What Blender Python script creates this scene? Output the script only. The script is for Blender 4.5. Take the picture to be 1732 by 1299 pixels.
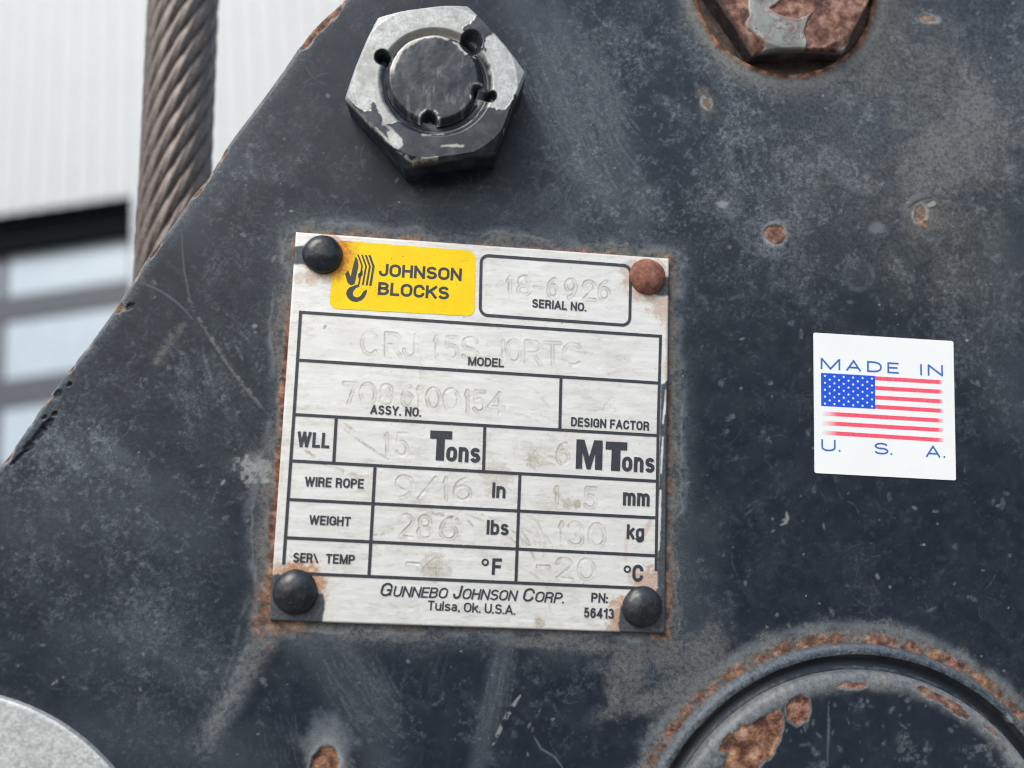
import bpy, math, random
import numpy as np
from mathutils import Matrix, Vector
from mathutils.geometry import tessellate_polygon

S = bpy.context.scene
for o in list(bpy.data.objects):
    bpy.data.objects.remove(o)

# ------------------------------------------------------------------ camera
# block frame: X right, Y up along the side plate, Z out of the plate (millimetres in this script, metres in the scene)
R_CAM = np.array([[0.9963735307822017, 0.04418111452398102, 0.07271737258748942],
                  [0.051794728702236156, -0.9929749167146675, -0.1063866573126572],
                  [0.06750624589821771, 0.10976722595983684, -0.9916622725856881]])
C_CAM = np.array([-3.6845862675279077, -6.445240619741481, 144.30766930634564])
FPX, CX, CY = 1250.0, 866.0, 649.5
PITCH, ROLL = math.radians(15.8), math.radians(8.3)
fwd = Vector((0, math.cos(PITCH), math.sin(PITCH)))
right0 = Vector((1, 0, 0)); up0 = Vector((0, -math.sin(PITCH), math.cos(PITCH)))
right = right0 * math.cos(ROLL) - up0 * math.sin(ROLL)
up = up0 * math.cos(ROLL) + right0 * math.sin(ROLL)
CAM_POS = Vector((0, 0, 1.7))
M_CAM = Matrix((right, up, -fwd)).transposed().to_4x4(); M_CAM.translation = CAM_POS
cam = bpy.data.cameras.new('camera')
cam.sensor_width = 36.0; cam.lens = FPX * 36.0 / 1732.0
cam.clip_start = 0.01; cam.clip_end = 2000
cam.dof.use_dof = True; cam.dof.focus_distance = 0.146; cam.dof.aperture_fstop = 7.0
cam_ob = bpy.data.objects.new('camera', cam); S.collection.objects.link(cam_ob)
cam_ob.matrix_world = M_CAM
S.camera = cam_ob
M_CB = Matrix(((R_CAM[0][0], -R_CAM[1][0], -R_CAM[2][0], C_CAM[0] / 1000),
               (R_CAM[0][1], -R_CAM[1][1], -R_CAM[2][1], C_CAM[1] / 1000),
               (R_CAM[0][2], -R_CAM[1][2], -R_CAM[2][2], C_CAM[2] / 1000),
               (0, 0, 0, 1)))
M_BLOCK = M_CAM @ M_CB.inverted()

# ------------------------------------------------------------------ sky, sun, exposure
SUN_EL, SUN_AZ = math.radians(44), math.radians(-24)      # azimuth from the direction behind the camera, towards the left
w = bpy.data.worlds.new("World"); S.world = w; w.use_nodes = True
wt = w.node_tree
bg = wt.nodes['Background'] if 'Background' in wt.nodes else wt.nodes.new('ShaderNodeBackground')
sky = wt.nodes.new('ShaderNodeTexSky'); sky.sky_type = 'NISHITA'; sky.sun_disc = False
sky.sun_elevation = SUN_EL; sky.sun_rotation = math.pi - SUN_AZ
sky.air_density = 1.0; sky.dust_density = 2.0; sky.ozone_density = 1.0
wt.links.new(sky.outputs[0], bg.inputs['Color']); bg.inputs['Strength'].default_value = 0.13
sun = bpy.data.lights.new('sun', 'SUN'); sun.energy = 1.5; sun.angle = math.radians(32); sun.color = (1.0, 0.985, 0.95)
sun_ob = bpy.data.objects.new('sun', sun); S.collection.objects.link(sun_ob)
sdir = Vector((math.sin(SUN_AZ) * math.cos(SUN_EL), -math.cos(SUN_AZ) * math.cos(SUN_EL), math.sin(SUN_EL)))
sun_ob.rotation_euler = sdir.to_track_quat('Z', 'Y').to_euler()
sun_ob.location = (0, -1, 4)
S.view_settings.view_transform = 'Standard'; S.view_settings.look = 'None'
S.cycles.filter_width = 1.15
S.view_settings.gamma = 1.0; S.view_settings.use_curve_mapping = False
S.view_settings.exposure = 0.84

# ------------------------------------------------------------------ helpers: mapping, noise, painting masks
RT = R_CAM.T
def P(px, py, z=0.0):
    """photo position on the plane Z = z of the block -> block millimetres (x, y)"""
    px = np.asarray(px, float); py = np.asarray(py, float)
    dx = (px - CX) / FPX; dy = (py - CY) / FPX
    d = [RT[i][0] * dx + RT[i][1] * dy + RT[i][2] for i in range(3)]
    t = (z - C_CAM[2]) / d[2]
    return C_CAM[0] + t * d[0], C_CAM[1] + t * d[1]
def Q(x, y, z):
    """block millimetres -> layout coordinates (about 8.6 per mm) in which the marks below are listed"""
    a = x - C_CAM[0]; b = y - C_CAM[1]; c = z - C_CAM[2]
    q = [R_CAM[i][0] * a + R_CAM[i][1] * b + R_CAM[i][2] * c for i in range(3)]
    return (FPX * q[0] / q[2] + CX).astype(np.float32), (FPX * q[1] / q[2] + CY).astype(np.float32)
def sst(a, b, x):
    t = np.clip((x - a) / (b - a), 0, 1)
    return t * t * (3 - 2 * t)
_G = {}
def vn(x, y, s, seed):
    if seed not in _G: _G[seed] = np.random.RandomState(seed).rand(257, 257).astype(np.float32)
    g = _G[seed]
    u = x / s + 1000.37; v = y / s + 1000.71
    i = np.floor(u).astype(np.int32); j = np.floor(v).astype(np.int32)
    a = u - i; b = v - j; a = a * a * (3 - 2 * a); b = b * b * (3 - 2 * b)
    i &= 255; j &= 255
    return (g[i, j] * (1 - a) + g[i + 1, j] * a) * (1 - b) + (g[i, j + 1] * (1 - a) + g[i + 1, j + 1] * a) * b
def fbm(x, y, s, seed, o=4, p=0.55):
    t = 0; amp = 1; n = 0
    for k in range(o):
        t = t + amp * vn(x, y, s / 2 ** k, seed + k); n += amp; amp *= p
    return t / n
def inside(x, y, poly):
    r = np.zeros(x.shape, bool); n = len(poly)
    for k in range(n):
        x0, y0 = poly[k]; x1, y1 = poly[(k + 1) % n]
        if y0 == y1: continue
        r ^= ((y0 > y) != (y1 > y)) & (x < (x1 - x0) * (y - y0) / (y1 - y0) + x0)
    return r
def seg_d(x, y, p, q):
    dx, dy = q[0] - p[0], q[1] - p[1]; L = dx * dx + dy * dy + 1e-9
    t = np.clip(((x - p[0]) * dx + (y - p[1]) * dy) / L, 0, 1)
    return np.hypot(x - p[0] - t * dx, y - p[1] - t * dy), t
def poly_sd(x, y, poly):
    """signed distance to a polygon, negative inside"""
    d = np.full(x.shape, 1e9, np.float32)
    for k in range(len(poly)):
        d = np.minimum(d, seg_d(x, y, poly[k], poly[(k + 1) % len(poly)])[0])
    return np.where(inside(x, y, poly), -d, d)
class Canvas:
    """flat arrays of layout coordinates plus named masks"""
    def __init__(s, u, v, names):
        s.u, s.v = u, v; s.m = {n: np.zeros(u.shape, np.float32) for n in names}; s.h = np.zeros(u.shape, np.float32)
    def win(s, x0, x1, y0, y1):
        return np.nonzero((s.u > x0) & (s.u < x1) & (s.v > y0) & (s.v < y1))[0]
    def put(s, n, idx, a):
        m = s.m[n]; m[idx] = np.maximum(m[idx], a)
    def cut(s, n, idx, a):
        s.m[n][idx] *= (1 - a)
    def blob(s, n, cx, cy, rx, ry, ang=0, amt=1, soft=.25, rough=.5, ns=None, seed=1, depth=0, edge_n=None, edge_w=0):
        R = max(rx, ry) * 2.2 + edge_w * 2
        k = s.win(cx - R, cx + R, cy - R, cy + R)
        if not len(k): return
        a = math.radians(ang); x = s.u[k] - cx; y = s.v[k] - cy
        p = (x * math.cos(a) + y * math.sin(a)) / rx; q = (-x * math.sin(a) + y * math.cos(a)) / ry
        d = np.hypot(p, q) + (fbm(s.u[k], s.v[k], ns or min(rx, ry) * 1.2, seed * 7 + 11, 4) - .5) * rough * 2
        a_ = amt * sst(1 + soft / 2, 1 - soft / 2, d)
        if edge_n: s.put(edge_n, k, .8 * sst(1 + edge_w / min(rx, ry) , 1, d) * (1 - a_))
        s.put(n, k, a_)
        if depth: s.h[k] -= depth * a_ * (.6 + .8 * fbm(s.u[k], s.v[k], 6, seed + 3, 3))
    def line(s, n, pts, w, amt=1, soft=1.0, taper=True, grain=0, seed=5, depth=0):
        L = len(pts) - 1
        for i in range(L):
            p, q = pts[i], pts[i + 1]; m = w + soft + 3
            k = s.win(min(p[0], q[0]) - m, max(p[0], q[0]) + m, min(p[1], q[1]) - m, max(p[1], q[1]) + m)
            if not len(k): continue
            d, t = seg_d(s.u[k], s.v[k], p, q); g = (t + i) / L
            ww = w * (np.sqrt(np.clip(4 * g * (1 - g), 0.03, 1)) if taper else 1)
            a = amt * sst(ww + soft, np.maximum(ww - soft, 0) * .4, d)
            if grain: a = a * sst(.5 - grain * .5, .5 + grain * .2, fbm(s.u[k], s.v[k], 7, seed, 3))
            s.put(n, k, a)
            if depth: s.h[k] -= depth * a
def bend(p, q, b, n=6):
    """curved scratch between p and q with sideways bulge b"""
    r = []
    for i in range(n + 1):
        t = i / n; o = b * 4 * t * (1 - t); dx, dy = q[0] - p[0], q[1] - p[1]; L = math.hypot(dx, dy)
        r.append((p[0] + dx * t - dy / L * o, p[1] + dy * t + dx / L * o))
    return r

# ------------------------------------------------------------------ helpers: meshes and objects
MM = 0.001
def link(name, me, parent=None, mats=()):
    o = bpy.data.objects.new(name, me); S.collection.objects.link(o)
    if parent: o.parent = parent
    for m in mats: me.materials.append(m)
    return o
def empty(name, label, cat, matrix=None, group=None):
    o = bpy.data.objects.new(name, None); S.collection.objects.link(o); o.empty_display_size = .02
    if matrix is not None: o.matrix_world = matrix
    o['label'] = label; o['category'] = cat
    if group: o['group'] = group
    return o
def grid_mesh(name, X, Y, Z, attrs=(), wrap=False, scale=MM, smooth=True):
    """a sheet from 2-D arrays; attrs: {name: (4 arrays)}"""
    n, m = X.shape
    me = bpy.data.meshes.new(name)
    co = np.stack([X, Y, Z], -1).reshape(-1, 3).astype(np.float32) * scale
    idx = np.arange(n * m).reshape(n, m)
    if wrap: idx = np.concatenate([idx, idx[:, :1]], 1)
    f = np.stack([idx[:-1, :-1], idx[:-1, 1:], idx[1:, 1:], idx[1:, :-1]], -1).reshape(-1, 4)
    me.vertices.add(len(co)); me.vertices.foreach_set('co', co.ravel())
    me.loops.add(f.size); me.loops.foreach_set('vertex_index', f.ravel().astype(np.int32))
    me.polygons.add(len(f)); me.polygons.foreach_set('loop_start', np.arange(0, f.size, 4, dtype=np.int32))
    try: me.polygons.foreach_set('loop_total', np.full(len(f), 4, np.int32))
    except Exception: pass
    me.polygons.foreach_set('use_smooth', np.full(len(f), smooth))
    for an, ch in dict(attrs).items():
        a = me.attributes.new(an, 'FLOAT_COLOR', 'POINT')
        a.data.foreach_set('color', np.stack([np.asarray(c, np.float32).ravel() for c in ch], -1).ravel())
    me.update(calc_edges=True); me.validate()
    return me
class MB:
    def __init__(s): s.v = []; s.f = []; s.mi = []; s.a = []
    def add(s, vs, fs, mi=0, fade=None):
        o = len(s.v); s.v += [tuple(v) for v in vs]; s.f += [tuple(i + o for i in f) for f in fs]; s.mi += [mi] * len(fs)
        s.a += list(fade) if fade is not None else [1.0] * len(vs)
    def poly(s, pts, z, mi=0):
        t = tessellate_polygon([[Vector((p[0], p[1], 0)) for p in pts]])
        fs = []
        for a, b, c in t:
            ar = (pts[b][0] - pts[a][0]) * (pts[c][1] - pts[a][1]) - (pts[c][0] - pts[a][0]) * (pts[b][1] - pts[a][1])
            fs.append((a, b, c) if ar > 0 else (a, c, b))
        s.add([(p[0], p[1], z) for p in pts], fs, mi)
    def build(s, name, mats, parent=None, scale=MM, smooth=False, attr=False):
        me = bpy.data.meshes.new(name)
        me.from_pydata([(x * scale, y * scale, z * scale) for x, y, z in s.v], [], s.f)
        me.polygons.foreach_set('material_index', s.mi)
        if smooth: me.polygons.foreach_set('use_smooth', [True] * len(s.f))
        if attr:
            a = me.attributes.new('fade', 'FLOAT', 'POINT'); a.data.foreach_set('value', s.a)
        me.update()
        return link(name, me, parent, mats)

# ------------------------------------------------------------------ helpers: materials
class NT:
    def __init__(s, name):
        s.m = bpy.data.materials.new(name); s.m.use_nodes = True; s.t = s.m.node_tree
        s.b = s.t.nodes['Principled BSDF']
        s.co = s.t.nodes.new('ShaderNodeTexCoord').outputs['Object']
    def set(s, sock, v):
        if hasattr(v, 'is_output'): s.t.links.new(v, sock)
        elif isinstance(v, tuple) and len(v) == 3 and sock.type == 'RGBA': sock.default_value = (*v, 1)
        else: sock.default_value = v
    def p(s, **k):
        for n, v in k.items(): s.set(s.b.inputs[{'base': 'Base Color', 'rough': 'Roughness', 'metal': 'Metallic', 'spec': 'Specular IOR Level', 'normal': 'Normal', 'coat': 'Coat Weight'}[n]], v)
        return s.m
    def noise(s, mm, detail=4, rough=.6, dist=0, stretch=None, off=(0, 0, 0)):
        n = s.t.nodes.new('ShaderNodeTexNoise'); n.inputs['Scale'].default_value = 1000.0 / mm
        n.inputs['Detail'].default_value = detail; n.inputs['Roughness'].default_value = rough; n.inputs['Distortion'].default_value = dist
        mp = s.t.nodes.new('ShaderNodeMapping'); mp.inputs['Scale'].default_value = stretch or (1, 1, 1); mp.inputs['Location'].default_value = off
        s.t.links.new(s.co, mp.inputs[0]); s.t.links.new(mp.outputs[0], n.inputs['Vector'])
        return n.outputs['Fac']
    def voro(s, mm, feature='F1'):
        n = s.t.nodes.new('ShaderNodeTexVoronoi'); n.inputs['Scale'].default_value = 1000.0 / mm; n.feature = feature
        s.t.links.new(s.co, n.inputs['Vector']); return n
    def math(s, op, a, b=0.0, c=0.0, clamp=False):
        n = s.t.nodes.new('ShaderNodeMath'); n.operation = op; n.use_clamp = clamp
        for i, v in enumerate((a, b, c)): s.set(n.inputs[i], v)
        return n.outputs[0]
    def ramp(s, x, a, b, lo=0.0, hi=1.0):
        n = s.t.nodes.new('ShaderNodeMapRange'); n.interpolation_type = 'SMOOTHSTEP'
        for i, v in enumerate((x, a, b, lo, hi)): s.set(n.inputs[i], v)
        return n.outputs[0]
    def mix(s, f, a, b):
        n = s.t.nodes.new('ShaderNodeMix'); n.data_type = 'RGBA'
        s.set(n.inputs[0], f); s.set(n.inputs[6], a); s.set(n.inputs[7], b); return n.outputs[2]
    def cramp(s, x, stops):
        n = s.t.nodes.new('ShaderNodeValToRGB'); e = n.color_ramp.elements
        while len(e) < len(stops): e.new(.5)
        for k, (p, c) in enumerate(stops): e[k].position = p; e[k].color = (*c, 1)
        s.t.links.new(x, n.inputs[0]); return n.outputs[0]
    def attr(s, name):
        n = s.t.nodes.new('ShaderNodeAttribute'); n.attribute_name = name
        c = s.t.nodes.new('ShaderNodeSeparateColor'); s.t.links.new(n.outputs['Color'], c.inputs[0])
        return c.outputs[0], c.outputs[1], c.outputs[2], n.outputs['Alpha']
    def fattr(s, name):
        n = s.t.nodes.new('ShaderNodeAttribute'); n.attribute_name = name; return n.outputs['Fac']
    def bump(s, h, strength, dist_mm):
        n = s.t.nodes.new('ShaderNodeBump'); n.inputs['Strength'].default_value = strength; n.inputs['Distance'].default_value = dist_mm * MM
        s.t.links.new(h, n.inputs['Height']); return n.outputs[0]

RUST = [(.0, (.035, .017, .013)), (.3, (.085, .036, .026)), (.5, (.165, .074, .050)), (.72, (.25, .135, .095)), (1., (.33, .22, .17))]
RUST2 = [(.0, (.060, .030, .018)), (.3, (.13, .062, .030)), (.55, (.25, .125, .058)), (.78, (.36, .21, .11)), (1., (.44, .32, .21))]
def mat_paint(name):
    """weathered blue-black paint: r dust film, g brown dirt, b rust, a bare pale metal and painted pin rim sheen; second attribute: r deep black, g orange share, b scuff"""
    n = NT(name)
    dust, dirt, rust, pale = n.attr('wear'); black, orange, scuff_sheen, _ = n.attr('wear_b')
    f1 = n.noise(.9, 5, .7); f2 = n.noise(.28, 3, .6, off=(3, 1, 0)); f3 = n.noise(5, 4, .6, dist=.6)
    base = n.mix(n.ramp(f3, .35, .7), (.0095, .0150, .0230), (.0150, .0215, .0300))
    speck = n.ramp(f2, .63, .74)
    base = n.mix(n.math('MULTIPLY', speck, .18), base, (.075, .095, .115))
    f4 = n.noise(.42, 3, .7, off=(9, 4, 0))
    d = n.math('MULTIPLY', dust, n.math('MULTIPLY', n.ramp(f1, .34, .64, .35, 1.25), n.ramp(f4, .36, .62, .6, 1.3)), clamp=True)
    base = n.mix(n.math('MULTIPLY', d, .85), base, (.152, .176, .198))
    b = n.math('MULTIPLY', dirt, n.math('MULTIPLY', n.ramp(f1, .34, .64, .45, 1.2), n.ramp(f4, .36, .62, .75, 1.2)), clamp=True)
    base = n.mix(n.math('MULTIPLY', b, .85), base, n.mix(n.ramp(f3, .3, .7), (.135, .118, .094), (.165, .163, .146)))
    base = n.mix(n.math('MULTIPLY', scuff_sheen, n.ramp(f2, .3, .6, .5, 1.0)), base, (.145, .168, .190))
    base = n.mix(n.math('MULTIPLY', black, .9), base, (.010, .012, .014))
    base = n.mix(pale, base, n.mix(n.ramp(f1, .3, .7), (.24, .255, .245), (.36, .375, .36)))
    rn = n.math('ADD', n.math('MULTIPLY', f1, .34), n.math('MULTIPLY', n.noise(2.4, 4, .6, off=(7, 0, 0)), .76))
    rn = n.math('ADD', n.math('MULTIPLY', n.math('SUBTRACT', rn, .55), 3.2), .47, clamp=True)
    rc = n.mix(orange, n.cramp(rn, RUST), n.cramp(rn, RUST2))
    base = n.mix(rust, base, rc)
    r = n.math('ADD', n.ramp(f3, .3, .7, .36, .46), n.math('MULTIPLY', n.math('MAXIMUM', n.math('MAXIMUM', d, b), rust), .32), clamp=True)
    hgt = n.math('ADD', n.math('MULTIPLY', f1, n.math('ADD', n.math('MULTIPLY', rust, .8), .10)), n.math('MULTIPLY', n.noise(9, 2, .5), .6))
    return n.p(base=base, rough=r, spec=.27, normal=n.bump(hgt, .55, .22))
def mat_alu(name):
    """brushed aluminium: r dark paint remains, g rust stain, b brown grime, a stamped groove"""
    n = NT(name)
    paint, rust, grime, groove = n.attr('wear')
    br = n.noise(1.5, 5, .7, stretch=(.22, 1.5, 1)); br2 = n.noise(.55, 4, .65, stretch=(.22, 1.3, 1), off=(4, 0, 0)); bl = n.noise(11, 3, .6); sp = n.noise(.5, 3, .6)
    base = n.mix(n.ramp(br, .25, .75), (.62, .618, .585), (.76, .757, .725))
    base = n.mix(n.math('MULTIPLY', n.ramp(br2, .55, .8), .55), base, (.47, .465, .43))
    base = n.mix(n.math('MULTIPLY', n.ramp(bl, .45, .75), .5), base, (.64, .62, .56))
    base = n.mix(n.math('MULTIPLY', groove, .85), base, (.34, .305, .24))
    base = n.mix(n.math('MULTIPLY', grime, n.ramp(sp, .25, .65, .35, 1.0)), base, (.31, .25, .155))
    rn = n.math('ADD', n.math('MULTIPLY', sp, .7), n.math('MULTIPLY', bl, .3))
    rm = n.math('MULTIPLY', rust, n.ramp(sp, .3, .6, .55, 1.0))
    base = n.mix(rm, base, n.cramp(rn, [(0., (.09, .035, .016)), (.42, (.27, .095, .028)), (.62, (.46, .22, .07)), (1., (.66, .52, .32))]))
    base = n.mix(paint, base, n.mix(n.ramp(sp, .35, .7), (.035, .042, .05), (.075, .085, .092)))
    mt = n.math('MULTIPLY', n.math('SUBTRACT', 1., n.math('MAXIMUM', paint, rust), clamp=True), .22)
    return n.p(base=base, metal=mt, rough=n.ramp(br, .2, .8, .42, .56), normal=n.bump(n.math('ADD', br2, n.math('MULTIPLY', br, .6)), .30, .05))
def mat_zinc(name, painted=True, blotch=1.0):
    """dull zinc with paint: r paint, g rust, b bare edge, a dirt"""
    n = NT(name)
    f1 = n.noise(.55, 4, .65); f2 = n.noise(3.2, 4, .6, dist=.5); f3 = n.noise(.22, 2, .5, off=(2, 2, 0))
    base = n.mix(n.ramp(n.math('ADD', n.math('MULTIPLY', f1, .6), n.math('MULTIPLY', n.noise(1.3, 3, .6, off=(8, 1, 0)), .4)), .34, .66), (.31, .325, .31) if painted else (.36, .38, .37), (.53, .545, .515) if painted else (.62, .64, .61))
    base = n.mix(n.math('MULTIPLY', n.ramp(f2, .5, .72), .5 * blotch), base, (.46, .465, .42) if painted else (.66, .665, .60))
    base = n.mix(n.math('MULTIPLY', n.ramp(f2, .48, .28), .4 * blotch), base, (.22, .245, .25) if painted else (.30, .33, .335))
    if painted:
        paint, rust, edge, dirt = n.attr('wear')
        base = n.mix(edge, base, (.50, .48, .41))
        base = n.mix(n.math('MULTIPLY', dirt, n.ramp(f1, .3, .6, .5, 1.)), base, (.20, .185, .155))
        pc = n.mix(n.ramp(f2, .42, .72), (.011, .015, .021), (.050, .059, .068))
        pc = n.mix(n.math('MULTIPLY', n.ramp(f3, .62, .78), .5), pc, (.13, .14, .145))
        base = n.mix(paint, base, pc)
        rn = n.math('ADD', n.math('MULTIPLY', n.noise(1.1, 4, .6, off=(3, 9, 0)), .36), n.math('MULTIPLY', n.noise(3.4, 4, .55, dist=.4, off=(1, 5, 0)), .70))
        rn = n.math('ADD', n.math('MULTIPLY', n.math('SUBTRACT', rn, .52), 3.0), .46, clamp=True)
        base = n.mix(rust, base, n.cramp(rn, RUST))
        mt = n.math('MULTIPLY', n.math('SUBTRACT', 1., n.math('MAXIMUM', paint, rust), clamp=True), .35)
        h = n.math('ADD', n.math('MULTIPLY', f1, n.math('ADD', .25, n.math('MULTIPLY', rust, .9))), n.math('MULTIPLY', f2, .3))
        rg = n.math('ADD', .50, n.math('SUBTRACT', n.math('MULTIPLY', rust, .3), n.math('MULTIPLY', paint, .10)))
    else:
        mt = .35; h = f1; rg = n.ramp(f1, .3, .7, .48, .62)
    return n.p(base=base, metal=mt, rough=rg, normal=n.bump(h, .5, .18))
def mat_simple(name, col, rough=.5, col2=None, mm=1.0, metal=0., bump=0., bmm=.1, spec=.5):
    n = NT(name); f = n.noise(mm, 4, .6)
    base = n.mix(n.ramp(f, .3, .7), col, col2 or tuple(c * .85 for c in col))
    k = dict(base=base, rough=rough, metal=metal, spec=spec)
    if bump: k['normal'] = n.bump(f, bump, bmm)
    return n.p(**k)
def mat_ink(name, col, under, wear=.66):
    n = NT(name); f = n.noise(.45, 4, .7); g = n.noise(4, 3, .6, off=(5, 5, 0))
    k = n.ramp(n.math('ADD', f, n.math('MULTIPLY', g, .28)), wear + .14, wear + .24)
    fd = n.math('SUBTRACT', 1., n.fattr('fade'))
    base = n.mix(n.math('MAXIMUM', n.math('MULTIPLY', k, .9), fd), n.mix(n.ramp(f, .3, .7), col, tuple(min(1, c * 1.35 + .004) for c in col)), under)
    return n.p(base=base, rough=.45)

def mat_sticker(name, col, rough, col2, mm):
    n = NT(name); f = n.noise(mm, 4, .6); g = n.noise(.8, 4, .75, off=(3, 7, 0)); h = n.noise(5, 3, .5)
    base = n.mix(n.ramp(f, .3, .7), col, col2)
    base = n.mix(n.math('MULTIPLY', n.ramp(g, .68, .78), .5), base, (.50, .50, .46))
    return n.p(base=base, rough=n.ramp(f, .3, .7, rough - .06, rough + .08), normal=n.bump(n.math('ADD', h, n.math('MULTIPLY', g, .15)), .25, .12))
M_PAINT = mat_paint('weathered_black_paint')
M_ALU = mat_alu('brushed_aluminium')
M_INK = mat_ink('black_print', (.026, .030, .036), (.55, .545, .52))
M_BLUEINK = mat_ink('blue_print', (.030, .105, .36), (.78, .80, .78), .9)
M_CANTON = mat_ink('flag_blue', (.006, .065, .50), (.76, .77, .75), .95)
M_REDINK = mat_ink('flag_red', (.70, .075, .125), (.77, .775, .76), .95)
M_STICKER = mat_sticker('white_vinyl', (.80, .82, .80), .38, (.77, .79, .77), 14)
M_ZINC = mat_zinc('dull_zinc_and_paint')
M_GALV = mat_zinc('galvanised_zinc', False)

# ------------------------------------------------------------------ warehouse and ground behind
WALL_Y = 5.0
def W(px, py, y=WALL_Y):
    d = (M_CAM.to_3x3() @ Vector(((px - CX) / FPX, -(py - CY) / FPX, -1.0)))
    return CAM_POS + d * (y / d.y)
def box(mb, x0, x1, y0, y1, z0, z1, mi=0):
    v = [(x0, y0, z0), (x1, y0, z0), (x1, y1, z0), (x0, y1, z0), (x0, y0, z1), (x1, y0, z1), (x1, y1, z1), (x0, y1, z1)]
    mb.add(v, [(0, 1, 5, 4), (1, 2, 6, 5), (2, 3, 7, 6), (3, 0, 4, 7), (4, 5, 6, 7), (3, 2, 1, 0)], mi)
M_WALL = mat_simple('white_sheet_metal', (.425, .445, .44), .5, (.41, .43, .425), 300)
M_RAIL = mat_simple('grey_door_frame', (.050, .058, .072), .6, None, 60)
M_DARK = mat_simple('gap_shade_black', (.004, .006, .008), .8, None, 40, spec=.05)  # near-black colour for the shaded gap above the door, also the rope core
M_PANE = mat_simple('frosted_pane', (.37, .435, .475), .35, (.33, .395, .43), 200)
M_TRIM = mat_simple('white_trim', (.52, .55, .57), .45, None, 80)
M_GROUND = mat_simple('concrete_yard', (.11, .11, .105), .9, (.085, .085, .08), 400)
bld = empty('warehouse', 'white corrugated metal warehouse with a grey framed glass door, out of focus behind the rope', 'building', Matrix.Translation((0, WALL_Y, 0)))
xa, xb = W(231, 330).x, W(-520, 330).x           # door opening: right and left jamb
ztop = W(110, 348).z
zbot = 0.25
PITCH_R = .150
def corrugated(x0, x1, z0, z1):
    xs = [x0]; k = math.floor(x0 / PITCH_R)
    prof = []
    while k * PITCH_R < x1 + PITCH_R:
        b = k * PITCH_R
        prof += [(b, 0.), (b + .055, 0.), (b + .080, -.011), (b + .120, -.011), (b + .145, 0.)]; k += 1
    prof = [p for p in prof if x0 < p[0] < x1]
    prof = [(x0, 0.)] + prof + [(x1, 0.)]
    v = []; f = []
    for x, y in prof: v += [(x, y, z0), (x, y, z1)]
    for i in range(len(prof) - 1): f.append((2 * i, 2 * i + 2, 2 * i + 3, 2 * i + 1))
    return v, f
mb = MB()
for x0, x1, z0, z1 in ((xb - 12, xb, 0, 11), (xb, xa, ztop, 11), (xa, xa + 14, 0, 11)):
    mb.add(*corrugated(x0, x1, z0, z1))
box(mb, xb - 12, xa + 14, .40, .55, 0, 11)
mb.build('wall', [M_WALL], bld, 1.0)
for x0, x1 in ((xa - .012, xa + .075), (xb - .075, xb + .012)):
    mb = MB(); box(mb, x0, x1, -.032, .30, 0, ztop - .002); mb.build('door_jamb', [M_TRIM], bld, 1.0)
hd = MB(); box(hd, xb, xa - .013, .10, .30, W(110, 400).z, ztop - .004); hd.build('door_gap_shade', [M_DARK], bld, 1.0)  # near-black panel standing for the deep shade of the gap above the door
door = empty('overhead_door', '', ''); del door['label']; del door['category']; door.parent = bld; door.location = (0, .16, 0)
YD = WALL_Y + .16
zs = []
for a, b in ((392, 488), (530, 628), (676, 775), (822, 920)): zs.append((W(110, a, YD).z, W(110, b, YD).z))
while zs[-1][1] > .5:
    d = zs[-1][0] - zs[-2][0]; zs.append((zs[-1][0] + d, zs[-1][1] + d))
xl, xr = xb + .03, xa - .03
cols = []
wpan = W(220, 440, YD).x - W(12, 440, YD).x
x = W(220, 440, YD).x
while x > xb + .2:
    cols.append((max(xb + .05, x - wpan), x)); x -= wpan + .075
fr = MB()
edges = [ztop] + [v for z in zs for v in z] + [zbot - .25]
for k in range(0, len(edges), 2):
    if edges[k] > edges[k + 1]: box(fr, xb + .005, xa - .015, 0, .05, edges[k + 1], edges[k])
for z1, z0 in zs:
    xx = xa - .015
    for c0, c1 in cols:
        box(fr, c1, xx, 0, .05, z0 + .001, z1 - .001); xx = c0
    box(fr, xb + .005, xx, 0, .05, z0 + .001, z1 - .001)
fr.build('door_frame', [M_RAIL], door, 1.0)
for z1, z0 in zs:
    for c0, c1 in cols:
        pn = MB(); box(pn, c0 + .002, c1 - .002, .015, .035, z0 + .002, z1 - .002); pn.build('pane', [M_PANE], door, 1.0)
g = MB(); g.add([(-60, -60, 0), (60, -60, 0), (60, WALL_Y + .3, 0), (-60, WALL_Y + .3, 0)], [(0, 1, 2, 3)])
gr = g.build('ground', [M_GROUND], None, 1.0); gr['kind'] = 'structure'

# ------------------------------------------------------------------ the hook block and its side plate
block = empty('hook_block', 'worn black steel hook block with riveted data plate and flag sticker', 'hook block', M_BLOCK)

EDGE = [(1250, -330), (1000, -262), (860, -205), (760, -150), (680, -92), (622, -38), (577, 0), (545, 28), (522, 52), (503, 77), (478, 116), (450, 154), (419, 195), (379, 248),
        (356, 289), (322, 329), (283, 388), (245, 436), (214, 485), (177, 542), (150, 578), (117, 620), (71, 680), (30, 742), (0, 783), (-60, 860), (-150, 985), (-215, 1100), (-240, 1220), (-235, 1360), (-190, 1480), (-130, 1600)]
ex, ey = P([e[0] for e in EDGE], [e[1] for e in EDGE], 0)
o = np.argsort(ey); ex, ey = ex[o], ey[o]
ys = np.concatenate([np.arange(-104, -68, 1.2), np.arange(-68, 103, .2), np.arange(103.2, 116, 1.0)])
ys = ys[(ys > ey[0]) & (ys < ey[-1])]
xe = np.interp(ys, ey, ex)
ker = np.hanning(23); ker /= ker.sum()
xe = np.convolve(np.pad(xe, 11, 'edge'), ker, 'valid')
XR = 118.0
t = np.concatenate([np.linspace(0, 1, 1060)])
X = xe[:, None] + (XR - xe)[:, None] * t[None]
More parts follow.
